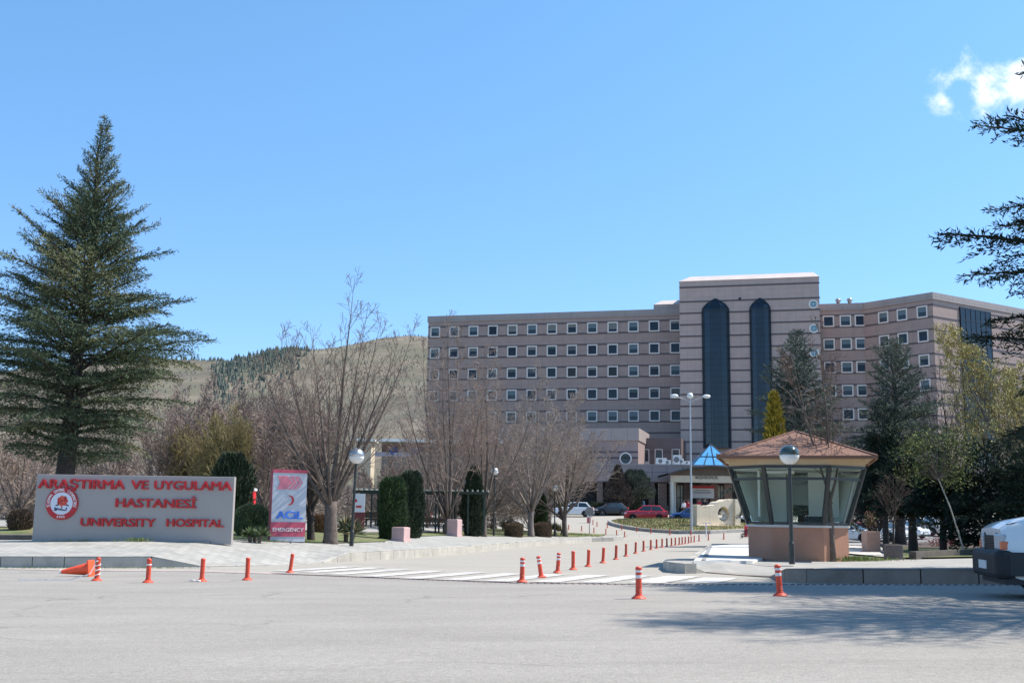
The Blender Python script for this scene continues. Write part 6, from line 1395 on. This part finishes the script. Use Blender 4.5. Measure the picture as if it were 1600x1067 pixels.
def car(label, pm, p, head, style='hatch', L=4.2, W=1.76, Hh=1.48, group=None, name='parked_car', plates=True):
    """head: heading of the nose, radians from +x"""
    S = STY[style]; t = thing(name, label, 'car', (p.x, p.y, p.z), head, group)
    hw = W / 2; wx = (L * .31, -L * .30); wr = .315; n = 56; mb = MB(); ring = 15
    def top(x):
        u = x / L
        if u > S['cowl']: f = (u - S['cowl']) / (.5 - S['cowl']); z = S['hc'] + (S['hf'] - S['hc']) * f ** 1.5; return z * Hh - max(0, (f - .7) / .3) ** 2.5 * Hh * .045
        if u < S['rb']: f = (S['rb'] - u) / (.5 + S['rb']); return S['dk'] * Hh - max(0, f - .6) * .1 * Hh
        return (S['dk'] + (S['hc'] - S['dk']) * (u - S['rb']) / (S['cowl'] - S['rb'])) * Hh
    for i in range(n + 1):
        x = -L / 2 + L * i / n; e = abs(2 * x / L); k = 1 - (.16 if style != 'boxy' else .07) * e ** 7 - .05 * e ** 2.5; w_ = hw * k; zt = top(x); zb0 = .2 + .14 * max(0, e - .88) / .12 * (1 if style != 'boxy' else .5)
        az = 0
        for c in wx:
            if abs(x - c) < .385: az = max(az, wr + math.sqrt(.385 ** 2 - (x - c) ** 2))
        zs = [(0, zb0), (.78 * w_, max(zb0, az)), (.98 * w_, max(zb0 + .05, az)), (w_, max(.36 * zt + .1, az + .004)), (.995 * w_, max(.74 * zt, az + .02)), (.95 * w_, zt - .05), (.86 * w_, zt), (0, zt + .025)]
        P = [(x, -y, z) for y, z in zs] + [(x, y, z) for y, z in zs[-2:0:-1]]
        mb.v += P
    m_ = len(P)
    mb.f = [(i * m_ + j, (i + 1) * m_ + j, (i + 1) * m_ + (j + 1) % m_, i * m_ + (j + 1) % m_) for i in range(n) for j in range(m_)] + [tuple(range(m_)), tuple(n * m_ + j for j in range(m_ - 1, -1, -1))]; mb.m = [0] * len(mb.f)
    body = mb.build('body', pm, t, smooth=True, fix=True)
    es = body.modifiers.new('edges', 'EDGE_SPLIT'); es.split_angle = R(38) if style != 'boxy' else R(55)
    # cabin
    xb0, xb1, xr0, xr1 = S['rb'] * L, S['cowl'] * L, S['rr'] * L, S['rf'] * L; zb_ = lambda x: top(x) - .03
    wb, wr_ = hw * .90, hw * .70; rows = 7; cab = MB()
    def sec(f):   # f 0 at belt .. 1 at roof
        x0, x1 = xb0 + (xr0 - xb0) * f, xb1 + (xr1 - xb1) * f; return x0, x1, wb + (wr_ - wb) * f
    zr = Hh
    Pn = []
    for f in (0, .5, .88, .97):
        x0, x1, ww = sec(f); z0_, z1_ = zb_(xb0) + (zr - .06 - zb_(xb0)) * f, zb_(xb1) + (zr - .06 - zb_(xb1)) * f; N = 9
        lp = [(x0 + (x1 - x0) * i / N, -ww * (1 - .1 * abs(2 * i / N - 1) ** 4), z0_ + (z1_ - z0_) * i / N + .035 * f * (1 - (2 * i / N - 1) ** 2)) for i in range(N + 1)]
        Pn.append(lp + [(x, -y, z) for x, y, z in reversed(lp)])
    M = len(Pn[0])
    for lp in Pn: cab.v += lp
    cab.f = [(r_ * M + j, r_ * M + (j + 1) % M, (r_ + 1) * M + (j + 1) % M, (r_ + 1) * M + j) for r_ in range(3) for j in range(M)]
    o_ = len(cab.v); cab.v += [(x, y * .8, z + .03) for x, y, z in Pn[3]]; cab.f += [(3 * M + j, 3 * M + (j + 1) % M, o_ + (j + 1) % M, o_ + j) for j in range(M)]
    h_ = M // 2; cab.f += [(o_ + i, o_ + i + 1, o_ + M - 2 - i, o_ + M - 1 - i) for i in range(h_ - 1)]; cab.m = [0] * len(cab.f)
    cb = cab.build('cabin', pm, t, smooth=True, fix=True); e2 = cb.modifiers.new('edges', 'EDGE_SPLIT'); e2.split_angle = R(35)
    def pt(f, u, s_, out=.008):    # on the cabin: f height, u along 0..1, side
        x0, x1, ww = sec(f); z0_, z1_ = zb_(xb0) + (zr - .06 - zb_(xb0)) * f, zb_(xb1) + (zr - .06 - zb_(xb1)) * f
        return Vector((x0 + (x1 - x0) * u, s_ * (ww * (1 - .1 * abs(2 * u - 1) ** 4) + out), z0_ + (z1_ - z0_) * u + .035 * f * (1 - (2 * u - 1) ** 2)))
    for s_ in (-1, 1):
        for a, b in ((.07, .47), (.51, .92)) if style != 'boxy' else ((.06, .34), (.37, .62), (.65, .94)):
            g_ = MB(); N = 5; lo = [pt(.08, a + (b - a) * i / N, s_) for i in range(N + 1)]; hi = [pt(.86, a + (b - a) * i / N, s_) for i in range(N + 1)]
            g_.add(lo + hi, [(i, i + 1, N + 2 + i, N + 1 + i) if s_ < 0 else (N + 1 + i, N + 2 + i, i + 1, i) for i in range(N)]); g_.build('side_window', CGL, t)
    for u, nm, dx in ((1, 'windscreen', .012), (0, 'rear_window', -.012)):
        g_ = MB(); q = []
        for f in (.08, .88):
            for s_ in (-1, 1):
                v = pt(f, u, s_, 0); q.append((v.x + dx, v.y * .9, v.z + .006))
        g_.add(q, [(0, 1, 3, 2)]); g_.build(nm, CGL, t)
    for c in wx:
        for s_ in (-1, 1):
            wq = MB(); y0 = s_ * (hw - .11); prof = [(.18, -.1), (wr - .03, -.1), (wr, -.07), (wr, .07), (wr - .03, .1), (.18, .1)]
            wq.lathe([(r_, y) for r_, y in prof], 24, (c, y0, wr), ax='y'); wh = wq.build('wheel', TYRE, t, fix=True)
            rq = MB(); yo = s_ * .085; rq.lathe([(.2, yo), (.19, yo + s_ * .012), (.06, yo - s_ * .01), (.05, yo + s_ * .015), (.01, yo + s_ * .017)], 20, (c, y0, wr), ax='y'); rq.build('rim', RIM, wh, fix=True)
            if style != 'boxy':
                sp = MB()
                for k in range(5): a = k * 1.2566; sp.bar((c + .05 * math.cos(a), y0 + s_ * .1, wr + .05 * math.sin(a)), (c + .19 * math.cos(a), y0 + s_ * .1, wr + .19 * math.sin(a)), .03, .02)
                sp.build('spokes', BLK, wh)
    xf = L / 2; zh = (S['hf'] - .07) * Hh
    if style != 'boxy':
        for s_ in (-1, 1):
            MB().box((xf - .17, s_ * hw * .70, zh - .02), (.30, hw * .36, .13), rz=-s_ * .42, taper=.8).build('headlight', CHR, t, bevel=.03)
            MB().box((-xf + .10, s_ * hw * .78, .56 * Hh), (.2, hw * .26, .2), rz=s_ * .3).build('tail_light', TAIL, t, bevel=.03)
            MB().box((xb1 - .12, s_ * (hw + .06), zb_(xb1) + .03), (.14, .17, .12)).build('mirror', pm, t, bevel=.03)
            q = MB()
            for u in (.33, .56):
                v = pt(0, u, s_); q.box((v.x, s_ * (hw - .008), .52 * Hh), (.16, .03, .025))
            q.build('door_handles', BLK if pm.name.endswith('black') else CHR, t)
        MB().box((xf - .02, 0, .30), (.08, W * .62, .14)).build('grille', BLK, t, bevel=.02); MB().box((xf + .005, 0, .47), (.05, W * .42, .09)).build('upper_grille', BLK, t, bevel=.01)
        MB().box((-xf - .005, 0, .5 * Hh), (.03, .5, .12)).build('number_plate', PLATE, t); MB().box((-xf + .02, 0, .3), (.1, W * .7, .14)).build('rear_bumper', BLK, t, bevel=.03); MB().box((xf + .03, 0, .40), (.03, .5, .11)).build('number_plate', PLATE, t)
    return t
WHT = paint('paint_white', (.74, .74, .73)); REDP = paint('paint_red', (.46, .012, .022)); BLKP = mat('paint_black', (.008, .008, .010), .3, .03, 1.5, coat=.25); BLUP = paint('paint_blue', (.012, .05, .20)); SIL = paint('paint_silver', (.46, .47, .48)); BEIP = paint('paint_beige', (.50, .42, .36)); TEAL = paint('paint_grey_blue', (.10, .15, .19))
def gp(px, py, off=.0): p = G(px, py); p.z += .015 + off; return p
q = gp(1009, 813.6); car('red crossover driving round the roundabout', REDP, q, R(176), 'suv', 4.45, 1.84, 1.6, name='red_car')
q = gp(953, 805.5); car('black hatchback between the white car and the red car', BLKP, q, R(196), 'hatch', 3.95, 1.72, 1.48, name='black_car')
q = gp(897, 807); car('white crossover partly hidden behind the rightmost bare tree', WHT, q, R(170), 'suv', 4.3, 1.8, 1.6, name='white_car')
q = gp(1077, 815); car('blue car half hidden behind the stone sculpture', BLUP, q, R(178), 'hatch', 4.0, 1.7, 1.42, name='blue_car')
q = at(1000, 782, 138.5); q.z = gz(q.x, q.y) + .07; car('white car parked deep under the entrance block by the grey green tree', WHT, q, R(80), 'hatch', 4.1, 1.74, 1.5)
q = gp(1180, 822); car('white car seen through the left glass of the booth', WHT, q, R(175), 'sedan', 4.4, 1.74, 1.45)
gk = 'cars in the car park on the right'
for px, py, c, hd, st, lab in ((1328, 847, WHT, -38, 'hatch', 'white car in the car park showing only its nose right of the booth'), (1381, 845, WHT, -60, 'hatch', 'white car between terracotta planter and the slim dark trunk'), (1409, 841, WHT, -52, 'sedan', 'white car left of the thick straight dark trunk'),
                          (1438, 836.5, BEIP, -42, 'sedan', 'beige car right of the thick straight dark trunk'), (1455, 832, WHT, -40, 'sedan', 'white saloon at the right end of the parked row'), (1476, 826, TEAL, -35, 'suv', 'dark grey blue car behind the white saloon'), (1322, 832, paint('paint_rust', (.33, .09, .06)), -30, 'hatch', 'rusty red car peeping out above the white nose by the booth')):
    q = gp(px, py, .012); car(lab, c, q, R(hd), st, 4.25, 1.76, 1.47, gk)
# white car at the right edge
q = Vector((9.2, 16.55, 0)); q.z = gz(q.x, q.y) + .014
nc = car('white boxy car with big black bumper cut off by the right picture edge', WHT, q, R(168.5), 'boxy', 4.1, 1.66, 1.55, None, 'boxy_car')
L, W, Hh = 4.1, 1.66, 1.55; xf = L / 2; hw = W / 2
bmp = MB().box((xf + .0, 0, .46), (.26, W + .03, .40)).build('front_bumper', mat('bumper_black', (.011, .012, .014), .62, .1, 5), nc, bevel=.07)
MB().box((xf + .135, .0, .44), (.015, .52, .12)).build('number_plate', PLATE, bmp)
for s_ in (-1, 1):
    hl = MB().box((xf - .055, s_ * hw * .655, .775), (.16, hw * .43, .235), rz=s_ * .12).build('headlight', mat('lamp_lens', (.42, .45, .48), .25, .1, 20, spec=.6), nc, bevel=.03)
    MB().box((xf - .06, s_ * hw * .845, .725), (.17, hw * .10, .12), rz=s_ * .12).build('indicator', AMB, hl, bevel=.012)
    MB().box((xf - .035, s_ * hw * .63, .775), (.07, hw * .41, .262), rz=s_ * .12).build('lamp_surround', mat('deep_black', (.008, .008, .008), .7), nc, bevel=.02)
    MB().box((0, s_ * (hw - .005), .48), (L * .30, .04, .3)).build('side_cladding', BLK, nc, bevel=.01)
    MB().box((xf - .26, s_ * (hw - .015), .47), (.55, .05, .33)).build('side_cladding', BLK, nc, bevel=.01)
    MB().box((.82, s_ * (hw + .08), 1.2), (.1, .18, .14)).build('mirror', BLK, nc, bevel=.02)
    MB().box((-xf + .04, s_ * hw * .85, .85), (.1, .2, .3)).build('tail_light', TAIL, nc, bevel=.02)
MB().box((xf - .25, 0, .25), (.5, W * .9, .14)).build('under_tray', BLK, nc)
m = MB()
for k in range(5): m.box((xf - .005, 0, .69 + .036 * k), (.07, hw * .98, .02))
m.build('grille', BLK, nc); MB().box((xf - .02, 0, .765), (.06, hw * 1.0, .2)).build('grille_back', mat('deep_black', (.008, .008, .008), .7), nc)
for s_ in (-1, 1):                                   # shut lines of bonnet and doors
    MB().tube([(xf - .08, s_ * hw * .80, 1.025), (xf - .5, s_ * hw * .83, 1.11), (.95, s_ * hw * .845, 1.178)], .006, 5).build('bonnet_gap', mat('deep_black', (.008, .008, .008)), nc)
    MB().box((.55, s_ * (hw + .001), .72), (.008, .006, .62)).build('door_gap', mat('deep_black', (.008, .008, .008)), nc)
MB().box((-xf, 0, .47), (.24, W + .02, .34)).build('rear_bumper', BLK, nc, bevel=.05)
# ------------------------------------------------------------------ people
SKIN = mat('skin', (.42, .25, .18), .55); HAIR = mat('hair_dark', (.02, .014, .01), .6)
def skin_mesh(name, J, E, m, parent, sub=2):
    me = bpy.data.meshes.new(name); me.from_pydata([j[0] for j in J], E, []); o = bpy.data.objects.new(name, me); COL.objects.link(o); o.parent = parent
    sk = o.modifiers.new('skin', 'SKIN'); sk.use_smooth_shade = True
    for i, j in enumerate(J): me.skin_vertices[0].data[i].radius = (j[1], j[2] if len(j) > 2 else j[1]); me.skin_vertices[0].data[i].use_root = i == 0
    o.modifiers.new('sub', 'SUBSURF').levels = sub; o.modifiers['sub'].render_levels = sub; me.materials.append(m); return o
def person(px, py, face, top, legs, shoes, label, fn=None, h=1.72, stride=.12, arm=.0, hairlong=False, loc=None):
    p = loc if loc is not None else G(px, py); t = thing('person', label, 'person', (p.x, p.y, p.z + .02), face, None); t.scale = (h / 1.72,) * 3; s = stride
    # joints: x right, y forward
    J = [((0, 0, .93), .13, .10), ((0, 0, 1.1), .125, .09), ((0, 0, 1.3), .155, .10), ((0, 0, 1.43), .07, .06), ((0, .01, 1.5), .055), ((0, .015, 1.6), .075, .09), ((0, .01, 1.69), .06, .075),
         ((.17, 0, 1.38), .055), ((.22, -.02 + s * .3, 1.12), .042), ((.22, .10 + s * .5 + arm, .90 + arm), .032), ((-.17, 0, 1.38), .055), ((-.22, -.02 - s * .3, 1.12), .042), ((-.22, .10 - s * .5 + arm, .90 + arm), .032),
         ((.09, 0, .86), .085), ((.095, s * .6 + .02, .48), .058), ((.095, s - .04, .09), .038), ((.1, s + .12, .04), .035), ((-.09, 0, .86), .085), ((-.095, -s * .5 + .02, .48), .058), ((-.095, -s - .06, .09), .038), ((-.1, -s + .1, .04), .035), ((0, .105, 1.6), .018)]
    hands = len(J)
    for sg, w_ in ((1, 9), (-1, 12)):
        b = Vector(J[w_][0]); J.append(((b.x, b.y + .02, b.z - .07), .03, .02))
        for k, (dx, ln) in enumerate(((-.02, .055), (-.007, .065), (.007, .06), (.02, .045))): J.append(((b.x + dx, b.y + .03, b.z - .07 - ln), .008))
        J.append(((b.x - sg * .035, b.y + .05, b.z - .08), .009))
    E = [(0, 1), (1, 2), (2, 3), (3, 4), (4, 5), (5, 6), (2, 7), (7, 8), (8, 9), (2, 10), (10, 11), (11, 12), (0, 13), (13, 14), (14, 15), (15, 16), (0, 17), (17, 18), (18, 19), (19, 20), (5, 21)]
    for w_, b in ((9, hands), (12, hands + 6)): E += [(w_, b)] + [(b, b + k) for k in range(1, 6)]
    skin_mesh('body', J, E, SKIN, t)
    gw = lambda i, g_: (J[i][0], J[i][1] + g_, (J[i][2] if len(J[i]) > 2 else J[i][1]) + g_)
    sh = [gw(0, .03), gw(1, .03), gw(2, .03), (Vector(J[3][0]) - Vector((0, 0, .02)), .075, .07), gw(7, .022), gw(8, .022), (Vector(J[8][0]).lerp(Vector(J[9][0]), .8), .045), gw(10, .022), gw(11, .022), (Vector(J[11][0]).lerp(Vector(J[12][0]), .8), .045)]
    skin_mesh('jacket', sh, [(0, 1), (1, 2), (2, 3), (2, 4), (4, 5), (5, 6), (2, 7), (7, 8), (8, 9)], top, t)
    tr_ = [(Vector((0, 0, .95)), .145, .12), gw(13, .022), gw(14, .022), gw(15, .028), gw(17, .022), gw(18, .022), gw(19, .028)]
    skin_mesh('trousers', tr_, [(0, 1), (1, 2), (2, 3), (0, 4), (4, 5), (5, 6)], legs, t)
    for a, b in ((15, 16), (19, 20)): m = MB(); m.tube([Vector(J[a][0]) + Vector((0, -.05, -.05)), Vector(J[a][0]) + Vector((0, .02, -.04)), Vector(J[b][0]) + Vector((0, .03, 0))], [.045, .05, .035], 8); m.build('shoe', shoes, t, smooth=True)
    hm = MB(); a = np.linspace(0, math.pi / 2, 6); hm.lathe([(.098 * math.cos(x), 1.63 + .115 * math.sin(x)) for x in [-.45] + list(a)[:-1] + [1.5]], 14, (0, -.012, 0)); hm.build('hair', HAIR, t, smooth=True)
    if hairlong: MB().lathe([(.06, 1.38), (.09, 1.5), (.095, 1.62)], 12, (0, -.04, 0)).build('hair', HAIR, t, smooth=True)
    for s_ in (-1, 1): MB().lathe([(.004, -.006), (.012, 0), (.004, .006)], 8, (s_ * .033, .105, 1.62), ax='y').build('eye', HAIR, t)
    return t
cl = lambda n, c: mat('cloth_' + n, c, .85, .1, 8)
fl = lambda px, Y: Vector((at(px, 800, Y).x, Y, gz(at(px, 800, Y).x, Y) + .04))
person(1068.5, 0, R(10), cl('white', (.62, .60, .62)), cl('black', (.015, .014, .018)), BLK, 'person in white shirt and black trousers walking to the entrance', loc=fl(1068.5, 124))
person(1075.5, 0, R(-10), cl('crimson', (.40, .02, .04)), cl('crimson', (.40, .02, .04)), BLK, 'person dressed all in red beside the one in the white shirt', loc=fl(1075.8, 124.6))
person(1093, 0, R(190), cl('redtop', (.50, .03, .05)), cl('black', (.015, .014, .018)), BLK, 'person in red top and dark trousers under the entrance banner', loc=fl(1093, 130))
person(1101.5, 0, R(170), cl('black', (.015, .014, .018)), cl('black', (.015, .014, .018)), BLK, 'person in black clothes standing in front of the entrance door', loc=fl(1101.5, 129.5))
person(1074, 0, R(180), cl('scarlet', (.60, .03, .04)), cl('navy', (.02, .025, .05)), BLK, 'person in scarlet jacket further back under the canopy', loc=fl(1074.5, 133.5))
person(977, 0, R(200), cl('black', (.015, .014, .018)), cl('navy', (.02, .025, .05)), BLK, 'person in dark clothes behind the black hatchback', loc=fl(977, 128.5), hairlong=True)
pb = LY(670, 92); person(0, 0, R(180), cl('scarlet', (.60, .03, .04)), cl('navy', (.02, .025, .05)), BLK, 'person in red jacket standing in the garden by the pergola bench', loc=pb + Vector((0, 0, .05)))
bpy.context.view_layer.update()
